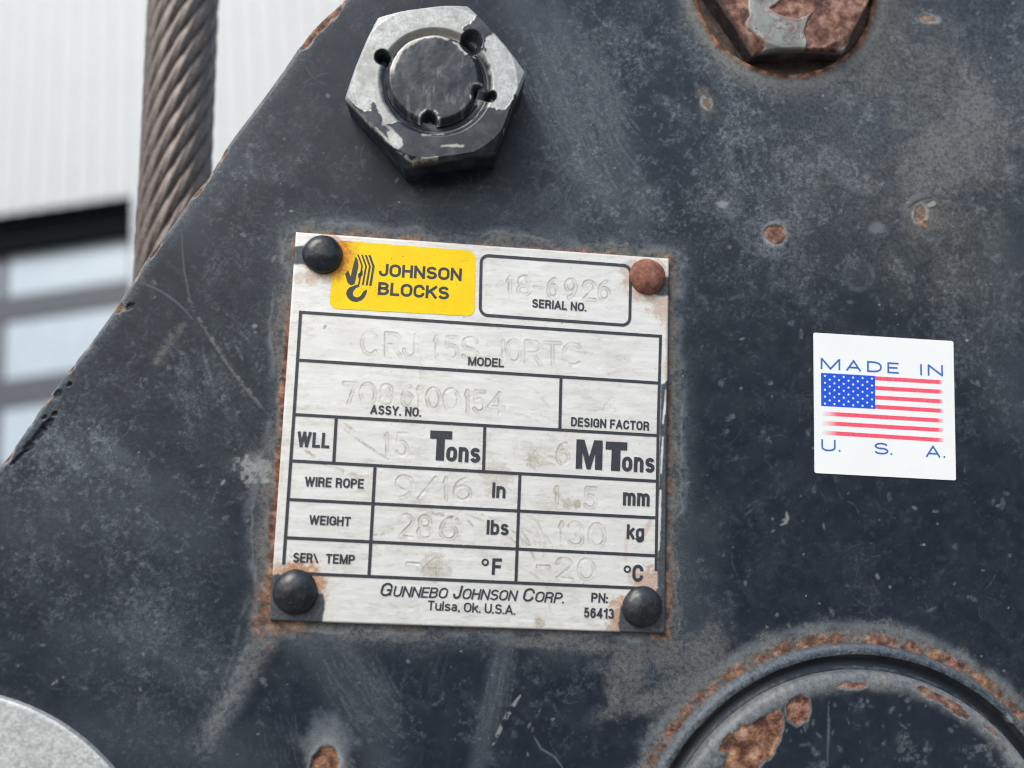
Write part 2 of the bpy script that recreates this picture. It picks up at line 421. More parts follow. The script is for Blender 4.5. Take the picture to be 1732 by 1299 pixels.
Y = np.repeat(ys[:, None], X.shape[1], 1)
extra = np.arange(.5, 62, .6)
X = np.concatenate([X, XR + np.repeat(extra[None], len(ys), 0)], 1); Y = np.concatenate([Y, np.repeat(ys[:, None], len(extra), 1)], 1)
Z = np.zeros_like(X)
U, V = Q(X, Y, Z)
shape = X.shape
cv = Canvas(U.ravel(), V.ravel(), ['dust', 'dirt', 'rust', 'pale', 'black', 'orange', 'scuff_sheen'])
u, v = cv.u, cv.v
ALL = np.arange(u.size)
def add(n, a): cv.m[n] = np.clip(cv.m[n] + a, 0, 1.3)
def gz(cx, cy, rx, ry, ang=0):
    a = math.radians(ang); x = u - cx; y = v - cy
    return np.exp(-(((x * math.cos(a) + y * math.sin(a)) / rx) ** 2 + ((-x * math.sin(a) + y * math.cos(a)) / ry) ** 2))
# --- thin dust film in clouds, strongest at the upper right
wx = u + 60 * (fbm(u, v, 120, 201, 3) - .5); wy = v + 60 * (fbm(u, v, 120, 211, 3) - .5)
cloud = fbm(wx, wy, 170, 21, 5); fine = fbm(u, v, 16, 31, 4, .7); mid = fbm(wx, wy, 55, 41, 4, .65)
def sf(scale, seed, th, k, o=4, p=.6, warp=.5):
    t_ = math.radians(th); ws = warp * scale
    x_w = u + ws * 2 * (fbm(u, v, scale * 2.2, seed + 50, 2) - .5); y_w = v + ws * 2 * (fbm(u, v, scale * 2.2, seed + 60, 2) - .5)
    return fbm((x_w * math.cos(t_) + y_w * math.sin(t_)) / k, -x_w * math.sin(t_) + y_w * math.cos(t_), scale, seed, o, p)
reg = .08 + .75 * gz(1560, 150, 380, 280) + .40 * gz(1330, 230, 260, 210) + .50 * gz(1000, 190, 120, 190) + .42 * gz(410, 300, 110, 170, -40) + .34 * gz(170, 900, 260, 240) + .26 * gz(700, 1190, 330, 110) + .28 * gz(800, 345, 330, 42) + .30 * gz(1670, 500, 130, 200) + .16 * gz(1210, 960, 110, 130) + .34 * gz(60, 790, 150, 110) + .2 * gz(330, 640, 140, 120)
s1 = sf(60, 141, 62, 3.2); s2 = sf(26, 145, 40, 3.0, 4, .65); s3 = sf(34, 149, 118, 3.6)
wsp = 1 - np.abs(2 * fbm(u + 26 * (fbm(u, v, 40, 221, 3) - .5) * 2, v + 26 * (fbm(u, v, 40, 231, 3) - .5) * 2, 46, 241, 4, .6) - 1)
crumb = sst(.57, .68, fbm(u, v, 10, 251, 3, .75)); crumb2 = sst(.60, .70, fbm(u, v, 5.5, 261, 2, .7))
patchy = sst(.36, .62, cloud)
add('dust', reg * (.42 * sst(.50, .70, s1) * patchy + .34 * sst(.54, .70, s2) * sst(.35, .6, mid) + .22 * sst(.52, .70, s3) * patchy))
add('dust', reg * (.38 * sst(.86, .97, wsp) * sst(.42, .6, cloud + .25 * (fine - .5)) + .62 * crumb * sst(.40, .58, mid + .3 * (s1 - .5)) + .42 * crumb2 * sst(.36, .56, cloud)))
add('dust', .05 * crumb + .45 * gz(1590, 140, 260, 220) * (.45 + 1.5 * (fine - .38)) + .26 * gz(1470, 230, 260, 180) * (.4 + mid * .9) + .14 * gz(190, 840, 300, 300) * (.2 + 1.3 * s1))
# brownish film top right
add('dirt', .62 * gz(1560, 150, 190, 250, 20) * sst(.22, .72, cloud) * (.5 + fine) + .34 * gz(1640, 330, 150, 190) * sst(.38, .62, mid) + .26 * gz(1470, 350, 130, 110) * mid + .22 * gz(1480, 90, 110, 120) * (.5 + fine))
# --- smears: bundles of fine parallel wiping strokes
rng = random.Random(7)
def smear(cx, cy, ln, wd, ang, n, amt, b=.1, ch='dust', w=1.6):
    a = math.radians(ang); c, s_ = math.cos(a), math.sin(a)
    for k in range(n):
        o_ = rng.uniform(-1, 1) * wd; l0 = rng.uniform(-1, .2) * ln; l1 = l0 + rng.uniform(.4, 1.2) * ln
        p = (cx + c * l0 - s_ * o_, cy + s_ * l0 + c * o_); q = (cx + c * l1 - s_ * o_, cy + s_ * l1 + c * o_)
        cv.line(ch, bend(p, q, b * (l1 - l0) * rng.uniform(.5, 1.3), 5), rng.uniform(.6, 1.5) * w, amt * rng.uniform(.4, 1), soft=1.6, grain=.45, seed=300 + k % 7)
smear(985, 170, 110, 75, 64, 110, .62, .10, w=2.2)
smear(1010, 215, 90, 45, 72, 60, .55, .12, w=3.2)
smear(960, 110, 80, 30, 58, 40, .5, .1, w=2.6)
smear(930, 120, 70, 45, 50, 26, .35, .15)
smear(760, 345, 110, 26, -8, 34, .30, .10)
smear(930, 350, 80, 45, -38, 26, .30, .2)
smear(365, 452, 40, 17, -56, 34, .40, .0, w=2.0)
smear(345, 480, 22, 6, -56, 8, .4, .0)
smear(420, 330, 70, 50, 60, 22, .30, .4)
smear(330, 520, 45, 30, 60, 12, .25, .3)
smear(610, 1160, 90, 55, 58, 50, .32, .06, w=2.4)
smear(845, 1170, 90, 22, 100, 34, .34, .04, w=2.2)
smear(700, 1130, 60, 60, 100, 20, .2, .1)
smear(480, 1260, 60, 40, 75, 22, .25, .1)
smear(1260, 160, 80, 40, -28, 20, .25, .1)
smear(1330, 230, 110, 60, -30, 20, .20, .168)
smear(70, 900, 60, 60, 80, 24, .22, .2)
smear(120, 1110, 60, 40, 10, 18, .24, .3)
smear(330, 990, 50, 60, 40, 26, .28, .25)
smear(170, 760, 70, 40, 10, 24, .24, .2)
smear(90, 740, 60, 20, -45, 16, .3, .1)
for pts, w_, sf_, amt in (([(885, 10), (925, 90), (950, 170), (985, 260), (1040, 340)], 34, 30, .26), ([(930, 30), (990, 110), (1030, 200), (1060, 300), (1075, 370)], 30, 28, .24), ([(930, 215), (975, 290), (985, 350), (940, 385)], 30, 26, .2),
                           ([(690, 335), (790, 350), (880, 345), (980, 330)], 20, 22, .16), ([(520, 1080), (570, 1150), (620, 1220), (650, 1299)], 34, 28, .2), ([(555, 1070), (640, 1180), (660, 1240)], 24, 22, .2), ([(855, 1085), (838, 1150), (822, 1230), (808, 1299)], 15, 14, .28),
                           ([(30, 880), (120, 860), (230, 850), (330, 900)], 46, 46, .14), ([(120, 1090), (250, 1080), (360, 1150)], 40, 44, .12), ([(90, 760), (190, 780), (260, 830)], 34, 36, .14), ([(150, 1240), (300, 1255), (420, 1290)], 50, 46, .16), ([(1180, 880), (1170, 980), (1200, 1040)], 34, 36, .14), ([(1700, 420), (1690, 560), (1715, 700)], 40, 44, .16), ([(395, 240), (360, 320), (320, 400)], 34, 34, .12)):
    cv.line('scuff_sheen', pts, w_, amt, sf_, taper=False)  # broad soft strokes: wipe marks and sheen painted in as lighter colour
# random hairline scratches everywhere
for k in range(330):
    p = (rng.uniform(0, 1732), rng.uniform(0, 1299)); a = rng.uniform(0, 6.28); l = rng.uniform(8, 55)
    cv.line('scuff_sheen', bend(p, (p[0] + l * math.cos(a), p[1] + l * math.sin(a)), rng.uniform(-.25, .25) * l, 4), rng.uniform(.35, .9), rng.uniform(.12, .38), soft=.9, grain=.4, seed=400 + k % 5)
# pale flecks of dust, some elongated
for k in range(400):
    c = (rng.uniform(-20, 1740), rng.uniform(-10, 1300)); r = rng.choice((1.0, 1.2, 1.5, 1.9, 2.6)) * rng.uniform(.7, 1.2)
    cv.blob('pale' if k % 3 == 0 else 'scuff_sheen', c[0], c[1], r * rng.uniform(1, 2.1), r, rng.uniform(0, 180), (rng.uniform(.15, .85) if r < 1.6 else rng.uniform(.1, .35)) if k % 3 == 0 else rng.uniform(.3, 1.), .9, .3, seed=k % 9)
for k in range(130):       # larger soft dust crumbs, mostly to the right of the data plate
    c = (rng.uniform(1120, 1740), rng.uniform(60, 1060)) if k % 3 else (rng.uniform(0, 480), rng.uniform(560, 1180))
    cv.blob('dust', c[0], c[1], rng.uniform(3, 9), rng.uniform(2, 5), rng.uniform(0, 180), rng.uniform(.25, .6), 1.0, .8, 6, seed=k % 9)
# --- named scratches
cv.line('scuff_sheen', [(318, 505), (334, 535), (352, 562), (372, 594), (398, 630), (424, 663), (444, 690)], 3.2, .75, 1.6, grain=.15)
cv.line('dirt', [(340, 548), (358, 575), (385, 617), (440, 690)], 2.2, .8, 1.2)
cv.line('scuff_sheen', bend((240, 478), (326, 540), -8), 1.4, .6, 1.2)
cv.line('scuff_sheen', bend((308, 395), (326, 520), 5), 1.2, .5, 1.2)
cv.line('scuff_sheen', bend((343, 585), (360, 645), 3), 1.2, .5, 1.2)
cv.line('dirt', [(312, 548), (285, 580), (262, 615)], 7, .6, 6, grain=.5)
for p, q in (((398, 582), (412, 612)), ((427, 600), (441, 632)), ((379, 571), (388, 596)), ((400, 560), (420, 575))):
    cv.line('scuff_sheen', [p, q], 2.4, .6, 1.4, grain=.3)
cv.line('pale', bend((880, 1176), (834, 1260), 3), 4.2, .62, 1.6, grain=.2)
cv.line('scuff_sheen', bend((915, 1198), (900, 1240), 3), 2, .55, 1.6, grain=.3)
cv.line('scuff_sheen', [(903, 1245), (915, 1266), (938, 1280), (952, 1299)], 1.8, .65, 1.3)
cv.line('scuff_sheen', bend((545, 1230), (600, 1299), 8), 1.6, .5, 1.4)
cv.line('scuff_sheen', bend((1440, 160), (1405, 178), 2), 1.6, .5, 1.5)
cv.blob('pale', 430, 796, 24, 17, 10, .60, .7, 1.4, 7, seed=3); cv.blob('pale', 445, 790, 12, 9, 0, .55, .7, 1.4, 5, seed=6)
cv.blob('dirt', 440, 790, 30, 30, 0, .5, 1, .8, 14, seed=4)
cv.line('pale', [(1330, 866), (1332, 878), (1326, 886)], 3, .6, 1.6); cv.line('pale', [(1332, 884), (1320, 888)], 2, .5, 1.4)
cv.line('pale', [(88, 1158), (108, 1145)], 3, .65, 1.6, grain=.4)
cv.line('pale', [(380, 812), (374, 820)], 3, .6, 1.4); cv.blob('pale', 431, 551, 4, 3, 0, .5, .5)
for th in range(0, 360, 12):                       # dried water ring
    a = math.radians(th); cv.blob('scuff_sheen', 1452 + 24 * math.cos(a), 465 + 24 * math.sin(a), 7, 4, th + 90, .22 + .12 * math.sin(th), 1.2, .7, 7, seed=th % 7)
cv.blob('scuff_sheen', 1452, 465, 24, 24, 0, .10, .5, .4, seed=2)
# --- dirt and rust round the data plate
DPQ = [(500, 392), (1132, 437), (1125, 1072), (455, 1050)]
k = cv.win(330, 1290, 300, 1180)
uu, vv = u[k], v[k]
dd = poly_sd(uu, vv, DPQ); nz = fbm(uu, vv, 34, 61, 5, .6); nb = fbm(uu, vv, 90, 66, 3)
side = np.where((uu < 500) & (vv > 480), 31 + 9 * np.sin(vv / 60.), np.where(vv < 445, 19, np.where(uu > 1110, 25, 13)))
wid = side * (.35 + 1.3 * nb)
halo = sst(wid + 22 * (nz - .5), wid * .25 + 30 * (nz - .5), dd) * (dd > -3)
cv.put('dirt', k, .95 * halo * (.30 + 1.0 * sst(.32, .62, fbm(uu, vv, 18, 68, 4, .6)))); cv.put('pale', k, .22 * np.exp(-((dd - wid * .8 - 22 * (nz - .5)) / 2.2) ** 2) * sst(.45, .6, nb) * (dd > 0))
cv.put('scuff_sheen', k, .45 * np.exp(-((dd - wid) / 6) ** 2) * sst(.42, .6, nz))
cv.put('dust', k, .42 * sst(85 * nb + 20, 0, dd))
rl = sst(13, 4, dd + 15 * (nz - .5)) * (uu < 520) * sst(500, 600, vv + 130 * (nb - .5)) * sst(.30, .46, fbm(uu, vv, 20, 71, 4))
cv.put('rust', k, .92 * rl); cv.put('orange', k, (.05 + .5 * (vv > 930)) * rl); cv.h[k] += .18 * rl * (fbm(uu, vv, 9, 77, 3) - .3)
cor = sst(40, 8, np.hypot(uu - 452, (vv - 1030) * .45) + 26 * (nz - .5)) * (dd > -2)
cv.put('rust', k, .8 * cor * sst(.40, .55, fbm(uu, vv, 16, 73, 4))); cv.put('orange', k, .8 * cor); cv.put('dirt', k, .8 * cor)
cor = sst(30, 8, np.hypot((uu - 490) * .5, vv - 1058) + 20 * (nz - .5)) * (dd > -2); cv.put('rust', k, .5 * cor); cv.put('orange', k, cor)
rt = sst(9, 2, dd + 14 * (nz - .5)) * ((uu > 1105) | (vv < 452)) * sst(.46, .60, fbm(uu, vv, 30, 81, 4))
cv.put('rust', k, .65 * rt); cv.put('orange', k, .6 * rt)
rb = sst(12, 3, dd + 14 * (nz - .5)) * (uu > 1100) * (vv > 960); cv.put('rust', k, .75 * rb); cv.put('orange', k, .7 * rb)
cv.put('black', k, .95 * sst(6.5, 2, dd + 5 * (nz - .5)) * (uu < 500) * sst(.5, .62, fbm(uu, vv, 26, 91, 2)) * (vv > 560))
# run-off streak below the lower left corner and patches below the right corner
cv.line('dirt', [(462, 1052), (446, 1082), (424, 1118), (402, 1158), (378, 1205), (352, 1250)], 17, .72, 13, taper=True, grain=.06, seed=17)
cv.line('dirt', [(456, 1060), (438, 1096), (420, 1130), (405, 1160)], 20, .55, 12, taper=True, grain=.1, seed=19)
cv.line('pale', [(432, 1068), (412, 1105), (394, 1150), (372, 1196)], 3, .16, 3, grain=.2)
cv.line('scuff_sheen', [(455, 1060), (424, 1118), (385, 1195), (350, 1260)], 20, .30, 20, taper=False)
cv.line('dust', [(455, 1052), (420, 1110), (380, 1180), (345, 1262)], 26, .45, 18, taper=False, grain=.2, seed=18)
cv.line('scuff_sheen', [(423, 1000), (410, 1040), (398, 1085), (385, 1130), (374, 1175)], 3.5, .35, 4, grain=.3)
for c in ((1062, 1128, 34, 46, 10), (1130, 1100, 46, 30, 0), (1190, 1120, 30, 50, 20), (1000, 1092, 40, 12, 0), (1150, 1170, 40, 30, -40), (1040, 1180, 9, 26, 5), (1105, 1185, 70, 16, -15), (905, 1086, 60, 9, 2), (660, 1075, 90, 9, 2)):
    cv.blob('dirt', *c, amt=.50, soft=1.1, rough=.9, ns=22, seed=int(c[0]) % 13)
    cv.blob('dust', c[0], c[1], c[2] * 1.4, c[3] * 1.3, c[4], .4, 1, .7, 26, seed=3)
# --- rust and residue round the pin collar
PCX, PCY = [float(q) for q in Q(np.array([76.2]), np.array([-83.4]), np.array([0.]))]
xx, yy = P(1440, 1072, 0); RW = float(np.hypot(xx - 76.2, yy + 83.4))
x_ = X.ravel(); y_ = Y.ravel()
k = np.nonzero((np.hypot(x_ - 76.2, y_ + 83.4) < RW + 12))[0]
rr = np.hypot(x_[k] - 76.2, y_[k] + 83.4) - RW; nz = fbm(u[k], v[k], 26, 111, 5, .62); nb = fbm(u[k], v[k], 80, 115, 3)
ang = np.arctan2(y_[k] + 83.4, x_[k] - 76.2)
am = sst(.55, .95, ang) * .8 + .2
cv.put('dirt', k, (.4 + .6 * am) * sst(2.4 + 3.4 * (nb - .3), .2, rr + 3.4 * (nz - .5)) * .8)
cv.put('dust', k, .6 * sst(3.4 + 4 * (nb - .3), .8, rr + 3.6 * (nz - .5)) * sst(.35, .6, fbm(u[k], v[k], 14, 123, 4, .65)))
cv.put('scuff_sheen', k, .5 * np.exp(-((rr - 1.6 - 2.6 * (nz - .5)) / .8) ** 2) * sst(.4, .65, nb + .15))
r_ = sst(.7, -.3, rr + 1.7 * (nz - .5)) * am; cv.put('rust', k, .9 * r_ * (.20 + .80 * sst(.40, .54, fbm(u[k], v[k], 18, 121, 4, .65)))); cv.put('orange', k, r_ * (.15 + .6 * sst(.35, .65, fbm(u[k], v[k], 40, 118, 3))))
cv.h[k] += .25 * r_ * (fbm(u[k], v[k], 8, 119, 3) - .4)
for tt in (.62, .78, .9, 1.9, 2.0, 2.25, 2.4, 2.5, 2.62):
    xx, yy = 76.2 + (RW - .9) * math.cos(tt), -83.4 + (RW - .9) * math.sin(tt); a, b = Q(np.array([xx]), np.array([yy]), np.array([0.]))
    cv.blob('rust', float(a[0]), float(b[0]), 8, 6, 0, .9, .6, .9, 6, seed=int(tt * 10) % 9, depth=.1)
# --- counterbore of the rusty bolt
BX, BY, BRAD = 60.99, 98.37, 19.75
k = np.nonzero(np.hypot(x_ - BX, y_ - BY) < BRAD + 16)[0]
rr = np.hypot(x_[k] - BX, y_[k] - BY) - BRAD; nz = fbm(u[k], v[k], 36, 131, 5); nb = fbm(u[k], v[k], 110, 135, 3)
hole = sst(.0, -.45, rr)
cv.h[k] -= 1.2 * hole
ring = sst(.15, -.1, rr) + 0
cv.put('rust', k, sst(1.3, .1, rr + 2.2 * (nz - .5))); cv.put('orange', k, .55 * sst(2.5, .1, rr)); cv.put('black', k, .75 * sst(-.2, -.5, rr))
cv.m['rust'][k] *= 1 - .8 * sst(-.3, -.6, rr)
cv.put('dirt', k, .95 * sst(2. + 8 * nb, 0, rr + 3 * (nz - .5)) * (.6 + .5 * nz)); cv.put('dust', k, .7 * sst(3 + 12 * nb, 0, rr))
cv.put('pale', k, .20 * np.exp(-((rr - 2.2 - 2 * (nz - .5)) / 1.1) ** 2))
# --- chips: pale rim, rusty bottom, slightly sunk
def chip(cx, cy, rx, ry, ang=0, seed=1, rust=1., depth=.25, orange=.3, rim=6, rough=.5):
    cv.blob('pale', cx, cy, rx + rim * .6, ry + rim * .6, ang, .62, .5, rough, seed=seed)
    k0 = cv.m['rust'].copy()
    cv.blob('rust', cx, cy, rx, ry, ang, rust, .25, rough, seed=seed, depth=depth)
    d_ = cv.m['rust'] - k0; cv.m['orange'] = np.maximum(cv.m['orange'], np.where(d_ > .1, orange, 0)); cv.m['pale'] *= 1 - np.clip(d_ * 1.3, 0, 1)
cv.blob('dust', 1312, 398, 34, 40, 0, .7, .9, .7, seed=2); cv.line('dust', [(1312, 405), (1310, 432)], 12, .8, 5)
chip(1311, 396, 18, 16, 0, 3, .9, rim=7, rough=.35, orange=.05, depth=.3); cv.blob('orange', 1313, 382, 15, 6, -6, 1, .4)
cv.line('black', [(1293, 389), (1303, 391), (1314, 388), (1329, 383)], 1.8, .75, 1.2); cv.blob('pale', 1312, 408, 12, 5, 0, .22, .8, .6); cv.blob('black', 1296, 377, 4, 3, 0, .8); cv.blob('black', 1332, 415, 4, 4, 0, .7)
cv.blob('dirt', 1562, 362, 40, 34, 0, .7, 1., .7, seed=6)
chip(1556, 362, 10, 16, 15, 7, .55, orange=.5, rim=7); cv.blob('rust', 1563, 378, 6, 7, 0, 1, .4); cv.blob('orange', 1563, 378, 9, 9, 0, 1, .4)
cv.line('scuff_sheen', bend((1530, 352), (1572, 326), -6), 3.5, .6, 2); cv.line('black', bend((1537, 352), (1575, 334), -4), 2, .7, 1.2); cv.blob('pale', 1576, 345, 8, 4, -25, .8, .5); cv.blob('black', 1576, 350, 7, 2.5, -25, .7, .5)
cv.blob('scuff_sheen', 1485, 388, 16, 11, 10, .75, .7, .4); cv.blob('black', 1490, 396, 9, 2.5, -5, .6, .6)
cv.blob('dust', 1232, 345, 26, 30, 0, .6, 1, .7, seed=5); cv.line('black', [(1211, 331), (1227, 321)], 3.5, .7, 1.5); cv.blob('pale', 1222, 345, 9, 6, 0, .5, .8, .8)
cv.line('scuff_sheen', [(1222, 318), (1228, 330)], 2.5, .6, 1.4); cv.line('scuff_sheen', [(1228, 352), (1248, 382)], 5, .4, 5, grain=.4)
cv.blob('dirt', 1194, 172, 14, 28, -25, .7, 1, .7, seed=4); chip(1195, 175, 6, 11, -30, 9, .5, rim=4)
chip(1570, 31, 15, 6, 12, 8, .55, orange=.8, rim=5); cv.blob('black', 1565, 22, 14, 4, 10, .6, .7)
cv.blob('dirt', 1480, 60, 60, 80, 0, .6, 1, .7, 40, seed=8)
# rusty hole at the bottom edge
cv.blob('scuff_sheen', 556, 1258, 44, 40, 20, .75, 1.2, .7, 26, seed=5); cv.blob('dirt', 552, 1280, 38, 42, 10, .6, .9, .5, 26, seed=8); cv.blob('pale', 553, 1285, 30, 34, 10, .42, .6, .4, seed=6)
chip(550, 1292, 23, 30, 8, 4, 1, .5, .3, 8, .3); cv.line('scuff_sheen', [(565, 1262), (600, 1290)], 4, .4, 3)
# --- chipped edge along the upper left
EP = [e for e in EDGE if -60 < e[1] < 900]
k = np.nonzero((x_ - np.repeat(xe, shape[1])) < 9)[0]
ds = (x_ - np.repeat(xe, shape[1]))[k]; nz = fbm(u[k], v[k], 22, 151, 4, .6); nl = fbm(u[k] * .0 + v[k], v[k] * 0, 46, 155, 3)
cv.put('dust', k, .55 * sst(4.5, .2, ds + 2.2 * (nz - .5)) * (.5 + nl)); cv.put('scuff_sheen', k, .5 * sst(1.5, .3, ds + 1.4 * (nz - .5)))
e_ = sst(.9, .1, ds + 2.4 * (nz - .62)); cv.put('dirt', k, e_)
re = sst(.60, .70, nl + .12 * nz) * sst(.9, .1, ds + 1.8 * (nz - .5)); cv.put('rust', k, .8 * re); cv.put('orange', k, .4 * re); cv.put('pale', k, .45 * sst(.45, .6, nl) * sst(.5, .1, ds + .9 * (nz - .5)))
for c in ((556, 26, 34, 10, -48), (520, 66, 24, 9, -50), (376, 262, 13, 4, -52), (348, 300, 14, 6, -55), (334, 322, 15, 5.5, -52), (200, 520, 10, 9, 0), (146, 582, 9, 7, -60), (120, 622, 10, 4, -55), (78, 677, 12, 4, -55), (52, 712, 10, 4, -55), (12, 772, 14, 6, -55), (262, 425, 16, 3, -55), (228, 470, 12, 3, -55)):
    chip(*c, seed=int(c[0]) % 11, rust=.95, depth=.3, orange=.9 if c[0] in (334, 348, 376, 200) else .35, rim=3)
for c in ((96, 668, 9, 5), (66, 735, 16, 7), (80, 718, 14, 6), (50, 755, 10, 6), (92, 700, 5, 3), (75, 705, 5, 3), (118, 650, 4, 3), (30, 775, 18, 3), (220, 518, 8, 5), (120, 615, 4, 3)):
    cv.blob('black', *c, ang=-45, amt=.75, soft=.6, rough=.6, seed=int(c[0]) % 7, depth=.55)
for c in ((58, 742, 5, 4), (70, 728, 5, 4), (100, 678, 6, 4)): cv.blob('dust', *c, amt=.5, soft=.6)
# --- slow waviness, edge rounding, plate thickness
h = cv.h.reshape(shape) + (.05 * fbm(u, v, 150, 171, 2) + .025 * fbm(u, v, 30, 175, 3)).reshape(shape)
D = X - xe[:, None]
nib = (.35 * (fbm(u, v, 20, 181, 4, .6) - .5)).reshape(shape)
RND = 1.5
dm = np.clip(D, 0, RND)
h = h - np.where(D < RND, RND - np.sqrt(np.clip(RND ** 2 - (RND - dm) ** 2, 0, None)), 0) + nib * np.exp(-(D / 1.2) ** 2)
X = X + nib * 1.2 * np.exp(-(D / .6) ** 2)
m = {n: np.clip(a, 0, 1).reshape(shape) for n, a in cv.m.items()}
def pad(a): return np.pad(a, ((1, 1), (1, 1)), 'edge')
X2, Y2, Z2 = pad(X), pad(Y), pad(h)
for sl in (np.s_[0, :], np.s_[-1, :], np.s_[:, 0], np.s_[:, -1]): Z2[sl] = -14.0
m = {n: pad(a) for n, a in m.items()}
zero = np.zeros_like(m['dust'])
# rows run upward and columns to the right: faces look out along +Z
me = grid_mesh('side_plate', X2, Y2, Z2, {'wear': (m['dust'], m['dirt'], m['rust'], m['pale']), 'wear_b': (m['black'], m['orange'], m['scuff_sheen'], zero)})
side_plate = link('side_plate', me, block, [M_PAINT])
side_plate['label'] = 'flat blue-black painted steel plate with dust, scratches and rust chips'

# ------------------------------------------------------------------ riveted data plate
DZ = 1.1
q = np.array([P(a, b, DZ) for a, b in DPQ])            # TL TR BR BL
NX, NY = 560, 560
s_, t_ = np.meshgrid(np.linspace(0, 1, NX), np.linspace(0, 1, NY))
X = (q[3][0] * (1 - s_) + q[2][0] * s_) * (1 - t_) + (q[0][0] * (1 - s_) + q[1][0] * s_) * t_
Y = (q[3][1] * (1 - s_) + q[2][1] * s_) * (1 - t_) + (q[0][1] * (1 - s_) + q[1][1] * s_) * t_
U, V = Q(X, Y, np.full_like(X, DZ))
cd = Canvas(U.ravel(), V.ravel(), ['paint', 'rust', 'grime', 'groove'])
u, v = cd.u, cd.v
# single stroke letters for the stamping, unit box with y down
def arc(cx, cy, rx, ry, a0, a1, n=10): return [(cx + rx * math.cos(math.radians(a0 + (a1 - a0) * i / n)), cy + ry * math.sin(math.radians(a0 + (a1 - a0) * i / n))) for i in range(n + 1)]
ST = {'0': [arc(.5, .5, .5, .5, 0, 360, 18)], '1': [[(.2, .2), (.55, 0), (.55, 1)]],
      '2': [arc(.5, .28, .46, .28, 190, 380, 9) + [(.05, 1), (1, 1)]], '3': [arc(.45, .27, .45, .27, 200, 440, 10), arc(.45, .75, .5, .26, -80, 150, 10)],
      '4': [[(.75, 1), (.75, 0), (0, .68), (1, .68)]], '5': [[(.95, 0), (.2, 0), (.12, .42)] + arc(.48, .68, .48, .32, 230, 510, 11)],
      '6': [arc(.5, .68, .46, .32, 0, 360, 14), arc(.86, .68, .82, .68, 180, 260, 6)], '7': [[(0, 0), (1, 0), (.35, 1)]],
      '8': [arc(.5, .26, .40, .26, 0, 360, 14), arc(.5, .75, .5, .25, 0, 360, 14)], '9': [arc(.5, .32, .46, .32, 0, 360, 14), arc(.14, .32, .82, .68, 0, 80, 6)],
      '-': [[(0, .5), (1, .5)]], '/': [[(0, 1), (1, 0)]], '.': [[(.45, .97), (.55, 1)]],
      'C': [arc(.5, .5, .5, .5, -45, -315, 14)], 'R': [[(0, 1), (0, 0), (.55, 0)] + arc(.55, .26, .42, .26, -90, 90, 8) + [(0, .52)], [(.5, .52), (1, 1)]],
      'J': [[(.95, 0), (.95, .65)] + arc(.5, .68, .45, .32, 0, 180, 8)], 'S': [arc(.5, .25, .46, .25, -20, -270, 9) + arc(.5, .75, .5, .25, -90, 160, 9)], 'T': [[(0, 0), (1, 0)], [(.5, 0), (.5, 1)]]}
def stamp(ch, x0, x1, base, hgt, amt=1., slope=.06):
    amt *= 1.5 if ch == '-' else .86
    k = cd.win(x0 - 9, x1 + 9, base - hgt - 9, base + 12)
    D_ = np.full(len(k), 99., np.float32)
    jx, jy = rng.uniform(-1.2, 1.2), rng.uniform(-1.2, 1.2)
    for st in ST[ch]:
        pts = [(jx + x0 + (x1 - x0) * a, jy + base - hgt * (1 - b) + slope * (x1 - x0) * a) for a, b in st]
        for p, q_ in zip(pts[:-1], pts[1:]):
            D_ = np.minimum(D_, seg_d(u[k], v[k], p, q_)[0])
    D_ = D_ + 1.3 * (fbm(u[k], v[k], 7, 511, 3) - .5)
    kn = sst(.25, .58, fbm(u[k], v[k], 17, 507, 3))
    ln_ = np.maximum(1.15 * np.exp(-((D_ - 2.5) / 1.0) ** 2), .34 * sst(3.4, 1., D_))
    cd.put('groove', k, amt * ln_ * (.28 + .95 * sst(.33, .66, fbm(u[k], v[k], 13, 501, 3))))
    dep[k] = np.maximum(dep[k], amt * .05 * sst(3.2, .8, D_) * kn)
    rim[k] = np.maximum(rim[k], amt * kn * .02 * np.exp(-((D_ - 4.2) / 1.2) ** 2))
dep = np.zeros(u.shape, np.float32); rim = np.zeros(u.shape, np.float32)
for row in (
    ('18-6926', [(858, 868), (876, 896), (904, 918), (927, 944), (957, 975), (987, 1007), (1012, 1030)], 31, (858, 498), (1030, 508), .85),
    ('CRJ15S10RTC', [(611, 638), (652, 677), (682, 703), (735, 743), (752, 774), (783, 808), (847, 854), (858, 880), (889, 914), (921, 947), (953, 984)], 37, (611, 599), (984, 619), .75),
    ('7086100154', [(582, 602), (609, 634), (644, 665), (681, 699), (704, 712), (723, 745), (752, 776), (786, 794), (802, 821), (827, 852)], 35, (584, 681), (852, 700), .85),
    ('15', [(650, 659), (669, 688)], 37, (650, 770), (688, 772), .8), ('6', [(941, 962)], 35, (941, 785), (962, 786), .8), ('13', [(868, 876), (884, 902)], 35, (868, 780), (902, 782), .25),
    ('9/16', [(669, 699), (708, 737), (750, 759), (768, 797)], 37, (669, 842), (797, 847), 1.05),
    ('1.5', [(937, 946), (965, 972), (989, 1009)], 34, (937, 856), (1009, 859), .8),
    ('286', [(674, 699), (708, 731), (744, 773)], 38, (674, 909), (773, 912), 1.), ('130', [(946, 955), (962, 986), (996, 1022)], 38, (946, 920), (1022, 925), .9),
    ('-4', [(688, 709), (717, 747)], 32, (688, 970), (747, 973), .8), ('-20', [(910, 928), (941, 968), (978, 1004)], 34, (910, 975), (1004, 981), .8), ('4', [(1022, 1040)], 28, (1022, 700), (1040, 701), .35)):
    txt, xs, hgt, b0, b1, amt = row
    for ch, (x0, x1) in zip(txt, xs):
        stamp(ch, x0, x1, b0[1] + (b1[1] - b0[1]) * (x0 - b0[0]) / max(1, b1[0] - b0[0]), hgt, amt)
cd.h += rim - dep
